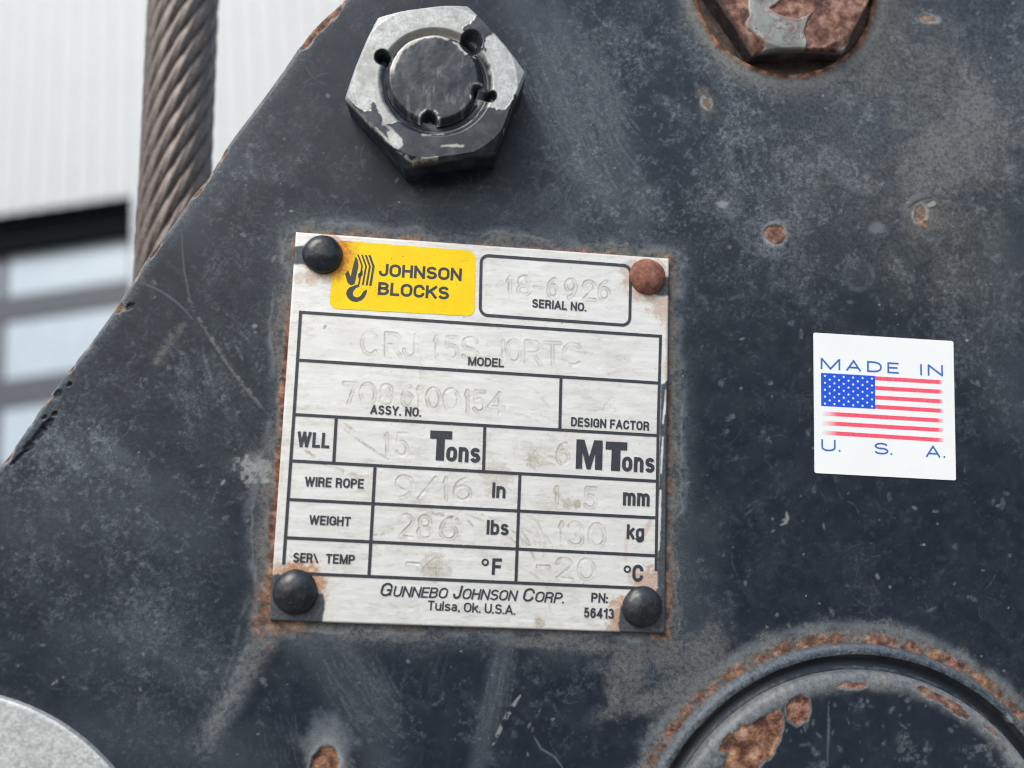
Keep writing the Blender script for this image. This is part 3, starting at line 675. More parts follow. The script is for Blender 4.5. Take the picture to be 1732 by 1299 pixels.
# paint left at corners and edge
def ppoly(ch, poly, amt=1, rough=9, ns=9, seed=1, soft=2):
    xs = [p[0] for p in poly]; ys_ = [p[1] for p in poly]
    k = cd.win(min(xs) - 12, max(xs) + 12, min(ys_) - 12, max(ys_) + 12)
    if not len(k): return
    d = poly_sd(u[k], v[k], poly) + rough * (fbm(u[k], v[k], ns, 520 + seed, 4) - .5)
    cd.put(ch, k, amt * sst(soft, -soft, d)); cd.h[k] += .05 * sst(soft, -soft, d) * (ch == 'paint')
ppoly('paint', [(494, 417), (524, 414), (520, 448), (494, 446)], seed=1, rough=3)
ppoly('paint', [(1085, 478), (1115, 470), (1140, 466), (1140, 499), (1120, 501), (1105, 497)], seed=2, rough=5)
ppoly('paint', [(450, 974), (470, 970), (520, 990), (530, 1003), (546, 1003), (549, 1016), (545, 1058), (450, 1060)], seed=3, rough=6)
ppoly('paint', [(1050, 1024), (1066, 1030), (1100, 1020), (1112, 992), (1140, 990), (1140, 1080), (1048, 1080), (1046, 1050)], seed=4, rough=6)
ppoly('paint', [(1117, 650), (1136, 640), (1136, 1010), (1111, 1010), (1113, 850)], seed=5, rough=4)
cd.line('paint', [(470, 1054), (700, 1062), (1050, 1074)], 2.2, .8, 1.5, taper=False, grain=.3)
for p, q_ in (((1124, 690), (1121, 716)), ((1121, 740), (1118, 800)), ((1117, 830), (1114, 930)), ((1126, 660), (1124, 700))):
    k = cd.win(1100, 1140, p[1] - 8, q_[1] + 8); d, _ = seg_d(u[k], v[k], p, q_); cd.cut('paint', k, .85 * sst(2.6, .8, d + 2 * (fbm(u[k], v[k], 10, 533, 3) - .5)))
# rust stains round rivets and along edges
def stain(cx, cy, r, amt, seed, dx=0, dy=0, ch='rust', rough=.5):
    k = cd.win(cx - r * 2.4, cx + r * 2.4, cy - r * 2.4, cy + r * 2.4)
    x = u[k] - cx - dx; y = v[k] - cy - dy; d = np.hypot(x, y) / r + rough * 2 * (fbm(u[k], v[k], 9, 540 + seed, 5, .7) - .5)
    cd.put(ch, k, amt * sst(1.25, .75, d))
stain(545, 427, 38, .95, 1, 10, 9, rough=.45); stain(528, 468, 14, .5, 2); stain(505, 470, 10, .35, 8); stain(560, 404, 14, .7, 9)
stain(498, 1000, 44, 1., 3, 6, -6, rough=.6); stain(530, 990, 22, .9, 4, rough=.8); stain(470, 968, 16, .7, 5)
stain(1097, 470, 36, .55, 6, 0, 5, rough=.6); stain(1066, 455, 16, .4, 7); stain(1125, 520, 26, .5, 11, rough=.8)
stain(1070, 1040, 36, .85, 12, -4, 2, rough=.75); stain(1098, 985, 26, .7, 13, rough=.9); stain(1075, 975, 14, .4, 14); stain(1040, 1065, 16, .7, 15, rough=.9)
k = cd.win(1090, 1150, 430, 680); cd.put('rust', k, .45 * sst(9, 1, (1131 - (v[k] - 437) * .011) - u[k] + 14 * (fbm(u[k], v[k], 22, 560, 4) - .5)) * sst(490, 520, v[k]))
k = cd.win(490, 1140, 380, 470); cd.put('rust', k, .25 * sst(6, 0, v[k] - 392 - (u[k] - 500) * .0712 + 12 * (fbm(u[k], v[k], 26, 563, 4) - .5)))
k = cd.win(445, 520, 480, 1000); cd.put('rust', k, .3 * sst(6, 0, u[k] - (500 - (v[k] - 392) * .0684) + 12 * (fbm(u[k], v[k], 26, 565, 4) - .5)) * sst(500, 620, v[k]))
cd.line('rust', [(1100, 880), (1090, 905)], 4, .5, 4); cd.line('rust', [(1060, 900), (1058, 950)], 2.5, .3, 3)
# brown grime streaks, scuffs
def gs(p, q_, w, amt, b=.0, grain=.5, soft=2): cd.line('grime', bend(p, q_, b * math.hypot(p[0] - q_[0], p[1] - q_[1])), w, amt, soft, grain=grain, seed=571)
gs((575, 720), (660, 778), 2.2, .8, .02); gs((582, 716), (600, 730), 3, .7); gs((515, 762), (545, 778), 4, .9, grain=.3); gs((530, 780), (620, 808), 3, .6); gs((570, 792), (610, 812), 4, .6)
gs((630, 905), (668, 890), 3, .75, .1); gs((640, 893), (700, 880), 2, .4); gs((715, 858), (740, 872), 4, .8); gs((740, 868), (778, 880), 5, .9, grain=.2); gs((775, 860), (800, 890), 2, .8); gs((790, 870), (880, 925), 2.2, .7, -.05); gs((800, 865), (900, 930), 1.6, .6, -.08)
for k_ in range(16):
    p = (878 + rng.uniform(-10, 30), 880 + rng.uniform(-8, 30)); gs(p, (p[0] + rng.uniform(10, 40), p[1] + rng.uniform(25, 60)), .9, rng.uniform(.3, .65), rng.uniform(-.2, -.05), .3, 1)
for k_ in range(26):
    q0 = rng.uniform(0, 1); p = (884 + 46 * q0 + rng.uniform(-4, 4), 782 - rng.uniform(0, 34) * (1 - .5 * q0)); gs(p, (p[0] + rng.uniform(5, 20), p[1] + rng.uniform(-3, 9)), rng.uniform(.8, 2.2), rng.uniform(.3, .75), rng.uniform(-.1, .1), .5, 1.5)
stain(905, 778, 13, .6, 21, 0, 0, 'grime', 1.5); gs((885, 786), (932, 784), 4, .7, 0, .6, 3)
stain(840, 812, 26, .42, 23, 0, 0, 'grime', 1.1); stain(735, 960, 24, .45, 24, 0, 0, 'grime', 1.); gs((712, 968), (742, 940), 2, .6); stain(960, 852, 10, .6, 25, 0, 0, 'grime', 1.); gs((938, 830), (955, 850), 3, .6); stain(975, 853, 7, .7, 26, 0, 0, 'grime', 1.)
gs((911, 1044), (905, 1060), 4, 1., .0, .1); stain(912, 1052, 9, .8, 27, 0, 0, 'grime', 1.); gs((925, 1010), (936, 1050), 1, .5); gs((880, 960), (935, 1010), 1.8, .5, -.1)
gs((890, 905), (905, 950), 1.6, .8); gs((870, 700), (930, 740), 1.4, .45, -.15); gs((900, 700), (960, 730), 1.2, .35, -.1); gs((905, 660), (930, 690), 2, .35); gs((965, 592), (1000, 600), 1.6, .5); gs((985, 595), (1002, 598), 3, .5, grain=.8)
gs((548, 556), (551, 550), 2.4, .9, 0, 0); gs((1085, 445), (1000, 470), 1, .2)
for k_ in range(90):
    p = (rng.uniform(500, 1110), rng.uniform(440, 1050)); a = rng.uniform(-.4, .5); l = rng.uniform(6, 40)
    gs(p, (p[0] + l * math.cos(a), p[1] + l * math.sin(a)), rng.uniform(.5, 1.1), rng.uniform(.10, .32), rng.uniform(-.1, .1), .5, 1)
for k_ in range(120):
    cd.blob('grime', rng.uniform(490, 1120), rng.uniform(420, 1060), rng.uniform(.8, 2.2), rng.uniform(.7, 1.6), rng.uniform(0, 180), rng.uniform(.3, .8), .6, .4, seed=k_ % 7)
cl = fbm(u, v, 60, 580, 4); add_g = .26 * sst(.48, .72, cl) * sst(.42, .62, fbm(u * .35, v, 7, 585, 3, .7)) + .16 * sst(.60, .70, fbm(u * .3, v, 5, 588, 3, .7)); cd.m['grime'] = np.maximum(cd.m['grime'], add_g)
Zd = DZ + .02 * cd.h.reshape(X.shape) * 0 + cd.h.reshape(X.shape) + (.05 * (fbm(u, v, 130, 590, 2) - .5)).reshape(X.shape) * 0
# gently rolled rim
ed = np.minimum(np.minimum(s_, 1 - s_), np.minimum(t_, 1 - t_)) * 74
Zd = Zd - .22 * np.exp(-(ed / .16) ** 2)
X2, Y2, Z2 = pad(X), pad(Y), pad(Zd)
for sl in (np.s_[0, :], np.s_[-1, :], np.s_[:, 0], np.s_[:, -1]): Z2[sl] = -.1
md = {n: pad(np.clip(a, 0, 1).reshape(X.shape)) for n, a in cd.m.items()}
data_plate = link('data_plate', grid_mesh('data_plate', X2, Y2, Z2, {'wear': (md['paint'], md['rust'], md['grime'], md['groove'])}), block, [M_ALU])
data_plate['label'] = 'square brushed aluminium data plate with printed table and stamped numbers'

# ------------------------------------------------------------------ lettering
def ar(cx, cy, rx, ry, a0, a1, n=9): return [(cx + rx * math.cos(math.radians(a0 + (a1 - a0) * i / n)), cy + ry * math.sin(math.radians(a0 + (a1 - a0) * i / n))) for i in range(n + 1)]
def oval(y0, y1, k=.33): h_ = (y1 - y0); return ar(.5, y1 - h_ * k, .5, h_ * k, 0, 180, 12) + ar(.5, y0 + h_ * k, .5, h_ * k, 180, 360, 12) + [(1, y1 - h_ * k)]
def ess(y1): return ar(.5, y1 * .75, .46, y1 * .25, 15, 270, 12) + ar(.5, y1 * .26, .5, y1 * .26, 90, -165, 12)
XH = .72
G = {'A': (.62, [[(0, 0), (.5, 1)], [(.5, 1), (1, 0)], [(.2, .28), (.8, .28)]]),
     'B': (.54, [[(0, 0), (0, 1), (.5, 1)] + ar(.5, .77, .42, .23, 90, -90) + [(0, .54)], [(.45, .54)] + ar(.5, .27, .5, .27, 90, -90) + [(0, 0)]]),
     'C': (.54, [[(1, .655)] + ar(.5, .68, .5, .32, 0, 180, 12) + ar(.5, .32, .5, .32, 180, 360, 12) + [(1, .355)]]),
     'D': (.54, [[(0, 0), (0, 1), (.4, 1)] + ar(.4, .6, .6, .4, 90, 0) + ar(.4, .4, .6, .4, 0, -90) + [(0, 0)]]),
     'E': (.46, [[(1, 1), (0, 1), (0, 0), (1, 0)], [(0, .52), (.88, .52)]]), 'F': (.44, [[(1, 1), (0, 1), (0, 0)], [(0, .5), (.88, .5)]]),
     'G': (.56, [[(1, .7)] + ar(.5, .68, .5, .32, 0, 180, 12) + ar(.5, .32, .5, .32, 180, 360, 12) + [(1, .46), (.55, .46)], [(1, .3), (1, 0)]]),
     'H': (.54, [[(0, 0), (0, 1)], [(1, 0), (1, 1)], [(0, .52), (1, .52)]]), 'I': (.0, [[(0, 0), (0, 1)]]),
     'J': (.44, [[(1, 1), (1, .3)] + ar(.5, .3, .5, .3, 0, -175, 10)]), 'K': (.56, [[(0, 0), (0, 1)], [(.98, 1), (.05, .40)], [(.36, .60), (1, 0)]]),
     'L': (.42, [[(0, 1), (0, 0), (1, 0)]]), 'M': (.72, [[(0, 0), (0, 1)], [(.03, 1), (.5, 0)], [(.5, 0), (.97, 1)], [(1, 1), (1, 0)]]),
     'N': (.56, [[(0, 0), (0, 1)], [(.02, 1), (.98, 0)], [(1, 0), (1, 1)]]), 'O': (.58, [oval(0, 1)]),
     'P': (.5, [[(0, 0), (0, 1), (.5, 1)] + ar(.5, .73, .5, .27, 90, -90) + [(0, .46)]]),
     'R': (.54, [[(0, 0), (0, 1), (.5, 1)] + ar(.5, .74, .46, .26, 90, -90) + [(0, .48)], [(.5, .48), (.88, .38), (.94, 0)]]),
     'S': (.54, [ess(1)]), 'T': (.5, [[(0, 1), (1, 1)], [(.5, 1), (.5, 0)]]), 'U': (.54, [[(0, 1), (0, .3)] + ar(.5, .3, .5, .3, 180, 360, 12) + [(1, 1)]]),
     'V': (.58, [[(0, 1), (.5, 0)], [(.5, 0), (1, 1)]]), 'W': (.92, [[(0, 1), (.25, 0)], [(.25, 0), (.5, 1)], [(.5, 1), (.75, 0)], [(.75, 0), (1, 1)]]), 'Y': (.56, [[(0, 1), (.5, .42)], [(.5, .42), (1, 1)], [(.5, .45), (.5, 0)]]),
     '1': (.26, [[(0, .78), (.6, .84), (1, 1)], [(1, 1), (1, 0)]]), '3': (.48, [ar(.47, .76, .46, .24, 165, -90, 12), ar(.47, .27, .53, .27, 90, -165, 12)]),
     '4': (.52, [[(.74, 0), (.74, 1)], [(.74, 1), (0, .26)], [(0, .24), (1, .24)]]), '5': (.48, [[(.94, 1), (.14, 1), (.06, .50)] + ar(.5, .33, .5, .33, 130, -160, 12)]),
     '6': (.48, [ar(.5, .32, .5, .32, 0, 360, 16), [(0, .32), (0, .66)] + ar(.5, .68, .5, .32, 180, 20, 9)]),
     'o': (.48, [oval(0, XH)]), 'n': (.44, [[(0, 0), (0, XH)], [(0, .45)] + ar(.5, .45, .5, XH - .45, 180, 0, 10) + [(1, 0)]]),
     'm': (.82, [[(0, 0), (0, XH)], [(0, .5)] + ar(.25, .5, .25, XH - .5, 180, 0, 8) + [(.5, 0)], [(.5, .5)] + ar(.75, .5, .25, XH - .5, 180, 0, 8) + [(1, 0)]]),
     's': (.44, [ess(XH)]), 'l': (.0, [[(0, 0), (0, 1)]]), 'b': (.46, [[(0, 0), (0, 1)], oval(0, XH)]), 'k': (.44, [[(0, 0), (0, 1)], [(.95, XH), (.05, .30)], [(.4, .46), (1, 0)]]),
     'g': (.46, [oval(0, XH), [(1, XH), (1, 0)] + ar(.5, -.02, .5, .22, 0, -160, 10)]), 'u': (.44, [[(0, XH), (0, .24)] + ar(.5, .24, .5, .24, 180, 360, 10), [(1, XH), (1, 0)]]),
     'a': (.44, [ar(.46, .5, .44, .22, 160, 0, 8) + [(.9, 0)], ar(.42, .2, .42, .2, 0, 360, 14)]),
     '.': (.0, [[(0, 0), (0, .001)]]), ',': (.0, [[(0, .02), (0, -.08)]]), ':': (.0, [[(0, 0), (0, .001)], [(0, .55), (0, .551)]])}
def ribbon(mb, pts, w, z, mi, cap_=True):
    p = [np.array(q_) for q_ in pts]
    p = [p[0]] + [b for a, b in zip(p[:-1], p[1:]) if np.hypot(*(b - a)) > 1e-5]
    closed = np.hypot(*(p[0] - p[-1])) < 1e-3 and len(p) > 3
    if len(p) < 2: return
    if not closed and cap_:
        d = p[1] - p[0]; p[0] = p[0] - d / np.hypot(*d) * w / 2; d = p[-1] - p[-2]; p[-1] = p[-1] + d / np.hypot(*d) * w / 2
    dirs = [(b - a) / np.hypot(*(b - a)) for a, b in zip(p[:-1], p[1:])]
    vs = []; n_ = len(p)
    for i in range(n_):
        d0 = dirs[i - 1] if i else (dirs[-1] if closed else dirs[0]); d1 = dirs[i] if i < n_ - 1 else (dirs[0] if closed else dirs[-1])
        t_ = d0 + d1; t_ = t_ / (np.hypot(*t_) + 1e-9); nrm = np.array([-t_[1], t_[0]]); k_ = max(.5, float(t_ @ d0))
        vs += [p[i] - nrm * w / 2 / k_, p[i] + nrm * w / 2 / k_]
    mb.add([(q_[0], q_[1], z) for q_ in vs], [(2 * i, 2 * i + 2, 2 * i + 3, 2 * i + 1) for i in range(n_ - 1)], mi)
def write(mb, txt, a, b, cap, z, bold=.17, low=False, shear=0., mi=0):
    """txt from baseline start a to baseline end b; capitals cap high (low: the small letters are cap high); bold: stroke share of the cap height"""
    pa, pb = np.array(P(*a, z)), np.array(P(*b, z)); pc = np.array(P(a[0], a[1] - cap, z))
    H_ = np.hypot(*(pc - pa)); d = pb - pa; L = np.hypot(*d); ux = d / L; uy = np.array([-ux[1], ux[0]])
    if low: H_ /= XH
    t_ = bold * H_; gap = .085 * H_; sp = .34 * H_
    n_ = sum(c != ' ' for c in txt); ws = sum(G[c][0] for c in txt if c != ' ') * H_
    sx = max(.05, (L - n_ * t_ - (n_ - 1) * gap - txt.count(' ') * sp) / max(ws, 1e-6)) if ws else 1
    x = 0
    for c in txt:
        if c == ' ': x += sp; continue
        w_ = G[c][0] * H_ * sx
        for i, st in enumerate(G[c][1]):
            pts = []
            for gx, gy in st:
                Y_ = t_ / 2 + gy * (H_ - t_); X_ = x + t_ / 2 + gx * w_ + shear * Y_
                pts.append(pa + X_ * ux + Y_ * uy)
            ribbon(mb, pts, t_, z + .0015 * i, mi, c not in 'CGS36s5a')
        x += w_ + t_ + gap
def bar(mb, a, b, w, z, mi=0, ext=0., fade=None):
    """printed line from a to b, w layout units thick"""
    pa, pb = np.array(P(*a, z)), np.array(P(*b, z)); d = (pb - pa) / np.hypot(*(pb - pa)); n_ = np.array([-d[1], d[0]]) * w / 8.6 / 2
    pa = pa - d * ext / 8.6; pb = pb + d * ext / 8.6
    if fade is None:
        vs = [pa - n_, pb - n_, pb + n_, pa + n_]; mb.add([(p[0], p[1], z) for p in vs], [(0, 1, 2, 3)], mi); return
    f0, f1, g0, g1 = fade         # faded ends: share of the length
    ts = [0, f0 * .5, f0, 1 - f1, 1 - f1 * .5, 1]; al = [g0, .5 + g0 * .5, 1, 1, .5 + g1 * .5, g1]
    vs = []; fd = []; fs = []
    for i, (tt, al_) in enumerate(zip(ts, al)):
        p = pa + (pb - pa) * tt; vs += [p - n_, p + n_]; fd += [al_, al_]
        if i: fs.append((2 * i - 2, 2 * i, 2 * i + 1, 2 * i - 1))
    mb.add([(p[0], p[1], z) for p in vs], fs, mi, fd)
def rounded(mb, c, r, z, mi=0, w=None):
    """rounded quad: filled, or a band w thick"""
    def ring(off):
        out = []
        cx = sum(p[0] for p in c) / 4; cy = sum(p[1] for p in c) / 4
        for i in range(4):
            p = np.array(c[i], float); a = np.array(c[i - 1], float) - p; b = np.array(c[(i + 1) % 4], float) - p
            a /= np.hypot(*a); b /= np.hypot(*b)
            p = p + (a + b) * off; rr = max(.5, r - off)
            for k_ in range(9):
                t = k_ / 8; th = t * math.pi / 2
                out.append(tuple(p + a * rr * (1 - math.sin(th)) + b * rr * (1 - math.cos(th))))
        return [tuple(np.array(P(*p, z))) for p in out]
    if w is None:
        mb.poly(ring(0), z, mi); return
    A, B = ring(-w / 2), ring(w / 2); n_ = len(A)
    fs = []
    for i in range(n_):
        j = (i + 1) % n_
        fs.append((i, j, n_ + j, n_ + i)[::-1])
    mb.add([(p[0], p[1], z) for p in A + B], fs, mi)

ZI = DZ + .085
ln = MB()
LW = 5.0
bar(ln, (508.3, 528), (1117.3, 568.6), LW, ZI, ext=2.5)
bar(ln, (505.5, 609), (1115, 647.8), LW, ZI + .004); bar(ln, (497.6, 701), (1112.5, 736.6), LW, ZI + .004); bar(ln, (494.3, 779.5), (1111.8, 814), LW, ZI + .004)
bar(ln, (489.3, 844.8), (1111.8, 876), LW, ZI + .004); bar(ln, (484.7, 909.5), (1110.3, 940), LW, ZI + .004); bar(ln, (520, 970.5), (1096, 995.5), LW, ZI + .004)
bar(ln, (508.3, 528), (498.5, 680), LW, ZI + .008); bar(ln, (498.5, 680), (479.5, 955), LW, ZI + .008)
bar(ln, (1117.3, 568.6), (1113.2, 720), LW, ZI + .008); bar(ln, (1113.2, 720), (1109.5, 966), LW, ZI + .008)
bar(ln, (948.8, 639), (946.8, 726), LW, ZI + .012); bar(ln, (568.6, 706), (564.4, 782), LW, ZI + .012); bar(ln, (820, 721), (817.7, 796), LW, ZI + .012)
bar(ln, (634.2, 789), (623.9, 974), LW, ZI + .012); bar(ln, (879.4, 802), (872.5, 985), LW, ZI + .012)
rounded(ln, [(814, 431.5), (1067, 449.5), (1065, 550.5), (812, 532.5)], 13, ZI, w=5.0)
pb_ = ln.build('printed_border', [M_INK], data_plate, attr=True)
tx = MB()
def T(*a, **k): write(tx, *a[:4], ZI + .016, **k)
CB = .19
T('SERIAL NO.', (899.5, 519.8), (991.6, 526.8), 14.6, bold=CB); T('MODEL', (791.3, 617.6), (852, 621.4), 14.8, bold=CB); T('ASSY. NO.', (626, 700), (712, 705), 15.6, bold=CB)
T('DESIGN FACTOR', (965.5, 720.6), (1098, 728.4), 15.4, bold=CB); T('WLL', (501.6, 755.5), (556.4, 758.4), 26, bold=CB)
for p in ([(728, 727.8), (765, 729.5), (764.4, 743.2), (752.4, 742.6), (750.6, 779.2), (736.6, 778.5), (738.6, 742), (727.4, 741.5)], [(1024.7, 746.5), (1061.2, 748.3), (1060.6, 761.8), (1049.6, 761.3), (1048.6, 796.8), (1033.2, 796), (1034.6, 760.5), (1024.2, 760)],
          [(975.2, 742.8), (988.6, 743.6), (996.6, 772.5), (1005, 744.4), (1019.5, 745.2), (1018.4, 794.9), (1006.2, 794.3), (1006.8, 766.5), (998.6, 793.9), (992.2, 793.6), (985.2, 765), (984.4, 793.2), (973.6, 792.6)]):
    tx.poly([P(*c, ZI + .016) for c in p], ZI + .016)
T('ons', (754, 780), (811.6, 783), 23.5, bold=CB, low=True); T('ons', (1051.8, 797), (1107, 799.8), 23.5, bold=CB, low=True)
T('WIRE ROPE', (514.8, 822.3), (614.6, 826.5), 16.4, bold=CB); T('WEIGHT', (522.2, 887), (592.4, 890.3), 16, bold=CB)
T('SER', (495, 951), (528, 952.3), 16.5, bold=CB); T('TEMP', (550.5, 953), (599.5, 954.9), 16.5, bold=CB)
tx.poly([P(*c, ZI + .016) for c in ((529.5, 936.3), (532.6, 936.4), (538.6, 952.3), (535.3, 952.6))], ZI + .016)
T('In', (832, 841.8), (854.5, 842.6), 26, bold=CB); T('lbs', (822.5, 904), (860, 905.6), 25, bold=CB); T('mm', (1053.3, 854.6), (1098.6, 856.6), 20.6, bold=CB, low=True); T('kg', (1059.6, 911.5), (1089, 913), 25, bold=CB)
T('F', (831.4, 972), (847.5, 972.7), 28, bold=CB); T('C', (1068.9, 983.4), (1087.4, 984.4), 29, bold=CB)
for c in ((820.6, 951), (1061, 962.6)):
    n_ = 20; A = [(c[0] + 6.3 * math.cos(2 * math.pi * i / n_), c[1] + 6.3 * math.sin(2 * math.pi * i / n_)) for i in range(n_)]; B = [(c[0] + 3.2 * math.cos(2 * math.pi * i / n_), c[1] + 3.2 * math.sin(2 * math.pi * i / n_)) for i in range(n_)]
    pts = [P(*p, ZI + .016) for p in A + B]; tx.add([(p[0], p[1], ZI + .016) for p in pts], [(i, n_ + i, n_ + (i + 1) % n_, (i + 1) % n_) for i in range(n_)])
SH = .2; CI = .155
T('G', (641.3, 1008), (660, 1008.9), 23, bold=CI, shear=SH); T('UNNEBO', (663.5, 1009), (755, 1012.4), 18.2, bold=CI, shear=SH)
T('J', (764.5, 1012.6), (777.5, 1013.3), 23, bold=CI, shear=SH); T('OHNSON', (780.5, 1013.2), (872.5, 1016.6), 18.2, bold=CI, shear=SH)
T('C', (882.5, 1017), (900.5, 1018), 23, bold=CI, shear=SH); T('ORP.', (903.5, 1018), (953, 1020.6), 18.2, bold=CI, shear=SH)
T('Tulsa, Ok. U.S.A.', (722.7, 1031.8), (871, 1039.8), 16.4, bold=.165); T('PN:', (999.6, 1018.6), (1027.8, 1020.2), 16.4, bold=CB); T('56413', (987.2, 1044.6), (1038, 1046.8), 17.2, bold=CB)
tx.build('printed_lettering', [M_INK], data_plate, attr=True)

# yellow maker's decal with hook emblem
nY = NT('yellow_decal_vinyl')
f = nY.noise(.7, 5, .7); f2 = nY.noise(4, 4, .6); sp = nY.noise(.55, 2, .5, off=(3, 3, 0))
yc = nY.mix(nY.ramp(f2, .35, .7), (.90, .62, .006), (.84, .56, .005))
rx_, ry_ = P(545, 427, DZ)
vd = nY.t.nodes.new('ShaderNodeVectorMath'); vd.operation = 'DISTANCE'; nY.t.links.new(nY.co, vd.inputs[0]); vd.inputs[1].default_value = (rx_ * MM, ry_ * MM, (DZ + .06) * MM)
rd = nY.math('ADD', nY.math('MULTIPLY', vd.outputs['Value'], 1000.), nY.math('MULTIPLY', nY.math('SUBTRACT', f, .5), 3.4))
yc = nY.mix(nY.ramp(rd, 7.3, 4.6, 0., .96), yc, nY.cramp(nY.math('ADD', f, .08), [(.3, (.33, .09, .01)), (.6, (.62, .22, .02)), (.8, (.75, .36, .03))]))
yc = nY.mix(nY.math('MULTIPLY', nY.ramp(sp, .66, .74), .65), yc, (.42, .20, .02))
ysz = nY.t.nodes.new('ShaderNodeSeparateXYZ'); nY.t.links.new(nY.co, ysz.inputs[0])
M_YEL = nY.p(base=yc, rough=.45, spec=.25)
M_INKY = mat_ink('black_decal_print', (.024, .027, .032), (.70, .50, .02), .86)
dc = MB(); ZD = DZ + .07
DQ = [(566, 406), (804, 424.5), (802.5, 535), (556.5, 521.4)]
rounded(dc, DQ, 13, ZD)
ZL = ZD + .02
write(dc, 'JOHNSON', (640.3, 467), (780.4, 475.4), 21.5, ZL, .21, mi=1); write(dc, 'BLOCKS', (638.6, 498.6), (759, 507), 22, ZL, .21, mi=1)
def dz(pts): dc.poly([P(440 + a / 3.819, 380 + b / 3.819, ZL) for a, b in pts], ZL, 1)
dz([(617, 205), (628, 222), (636, 262), (622, 330), (610, 384), (586, 392), (566, 378), (548, 318), (570, 294), (584, 336), (604, 250)])
for dx, w_ in ((0, 11), (25, 12), (49, 13), (72, 15)):
    P1, P2, P3 = (627 + dx, 192 + dx * .06), (653 + dx, 266 + dx * .06), (632 + dx, 386 + dx * .12)
    dz([(P1[0], P1[1]), (P1[0] + w_, P1[1] + 1), (P2[0] + w_, P2[1]), (P3[0] + w_, P3[1] + 2), (P3[0], P3[1]), (P2[0], P2[1])])
dz([(632, 318), (662, 296), (662, 326), (634, 346)])
dz([(636, 384), (642, 400), (618, 410), (602, 430), (598, 448), (606, 464), (626, 470), (646, 462), (658, 446), (668, 430), (690, 418), (688, 440), (674, 470), (652, 490), (622, 500), (590, 494), (566, 474), (555, 448), (560, 424), (578, 404), (606, 394)])
decal = dc.build('yellow_decal', [M_YEL, M_INKY], data_plate, attr=True)
decal['label'] = 'yellow maker decal with black hook emblem and two words'

# rivets
def rivet(cx, cy, r, hgt, mat, lab, seed):
    hh = .5 * hgt; x0, y0 = P(cx, cy, DZ + hh)
    nr, na = 26, 64
    th = np.linspace(0, 2 * np.pi, na, endpoint=False)
    prof = [(0, 1)]
    R_ = np.concatenate([np.linspace(0.002, 1, nr), [1.0, .985]])
    Zp = np.concatenate([np.sqrt(np.clip(1 - (np.linspace(0, 1, nr) * .985) ** 2, 0, 1)), [.04, -.12]]) * hgt
    A, RR = np.meshgrid(th, R_)
    nz = np.random.RandomState(seed); ph = nz.rand(4) * 6.28
    wob = 1 + .018 * np.sin(2 * A + ph[0]) + .012 * np.sin(3 * A + ph[1]) + .006 * np.sin(7 * A + ph[2])
    Xr = RR * r * wob * np.cos(A); Yr = RR * r * wob * np.sin(A); Zr = np.repeat(Zp[:, None], na, 1)
    Zr = Zr + .22 * (fbm(Xr * 9 + seed * 50, Yr * 9, 17, 700 + seed, 3, .45) - .5) * sst(1, .8, RR) + .10 * (RR * np.cos(A - ph[3])) * (RR < .9)
    me = grid_mesh('rivet', Xr, Yr, Zr, {}, wrap=True)
    o = link('rivet', me, data_plate, [mat]); o.location = (x0 * MM, y0 * MM, DZ * MM)
    o['label'] = lab
    return o
# rivet paint and rust
nR = NT('rivet_paint'); f1 = nR.noise(.6, 4, .65); f2 = nR.noise(2, 3, .6)
rb_ = nR.mix(nR.ramp(f2, .4, .7), (.010, .012, .015), (.024, .028, .033)); rb_ = nR.mix(nR.math('MULTIPLY', nR.ramp(f1, .56, .74), .5), rb_, (.095, .105, .115)); rb_ = nR.mix(nR.math('MULTIPLY', nR.ramp(nR.noise(.35, 3, .6, off=(6, 0, 0)), .68, .74), .7), rb_, (.16, .10, .07))
M_RIV = nR.p(base=rb_, rough=.34, normal=nR.bump(f1, .25, .1))
nR = NT('rivet_rust'); f1 = nR.noise(.9, 5, .7); f2 = nR.noise(2.4, 3, .6, off=(2, 0, 0))
M_RIVR = nR.p(base=nR.cramp(nR.math('ADD', nR.math('MULTIPLY', f1, .62), nR.math('MULTIPLY', f2, .42)), [(.3, (.07, .03, .024)), (.46, (.16, .062, .042)), (.58, (.27, .105, .060)), (.72, (.24, .16, .14)), (1, (.30, .25, .24))]), rough=.75, normal=nR.bump(f1, .7, .2))
rivet(544, 428, 3.85, 2.5, M_RIV, 'black painted round rivet head on the yellow decal corner', 1)
rivet(1097, 466, 3.65, 2.3, M_RIVR, 'rusty brown round rivet head', 2)
rivet(497, 1003, 4.1, 2.6, M_RIV, 'black painted round rivet head ringed with orange rust', 3)
rivet(1088.5, 1028, 3.85, 2.5, M_RIV, 'smooth black painted round rivet head', 4)

# ------------------------------------------------------------------ flag sticker
SZ = .16
SQ = [(1376, 562.5), (1612.5, 577), (1617, 812.5), (1378, 800)]
sm = MB()
n_ = 14
ring = []
for i in range(4):
    p = np.array(SQ[i], float); a = np.array(SQ[i - 1], float) - p; b = np.array(SQ[(i + 1) % 4], float) - p
    a /= np.hypot(*a); b /= np.hypot(*b)
    for k_ in range(5): th = k_ / 4 * math.pi / 2; ring.append(tuple(p + a * 3 * (1 - math.sin(th)) + b * 3 * (1 - math.cos(th))))
rp = [P(*p, SZ) for p in ring]
sm.poly(rp, SZ)
nn = len(rp); sm.add([(p[0], p[1], SZ) for p in rp] + [(p[0], p[1], -.1) for p in rp], [(i, (i + 1) % nn, nn + (i + 1) % nn, nn + i) for i in range(nn)])
sticker = sm.build('flag_sticker', [M_STICKER], block)
sticker['label'] = 'small white square sticker with a striped flag and blue letters'
fl = MB(); ZF = SZ + .02
def z7(a, b): return (1340 + a / 4.331, 540 + b / 4.331)
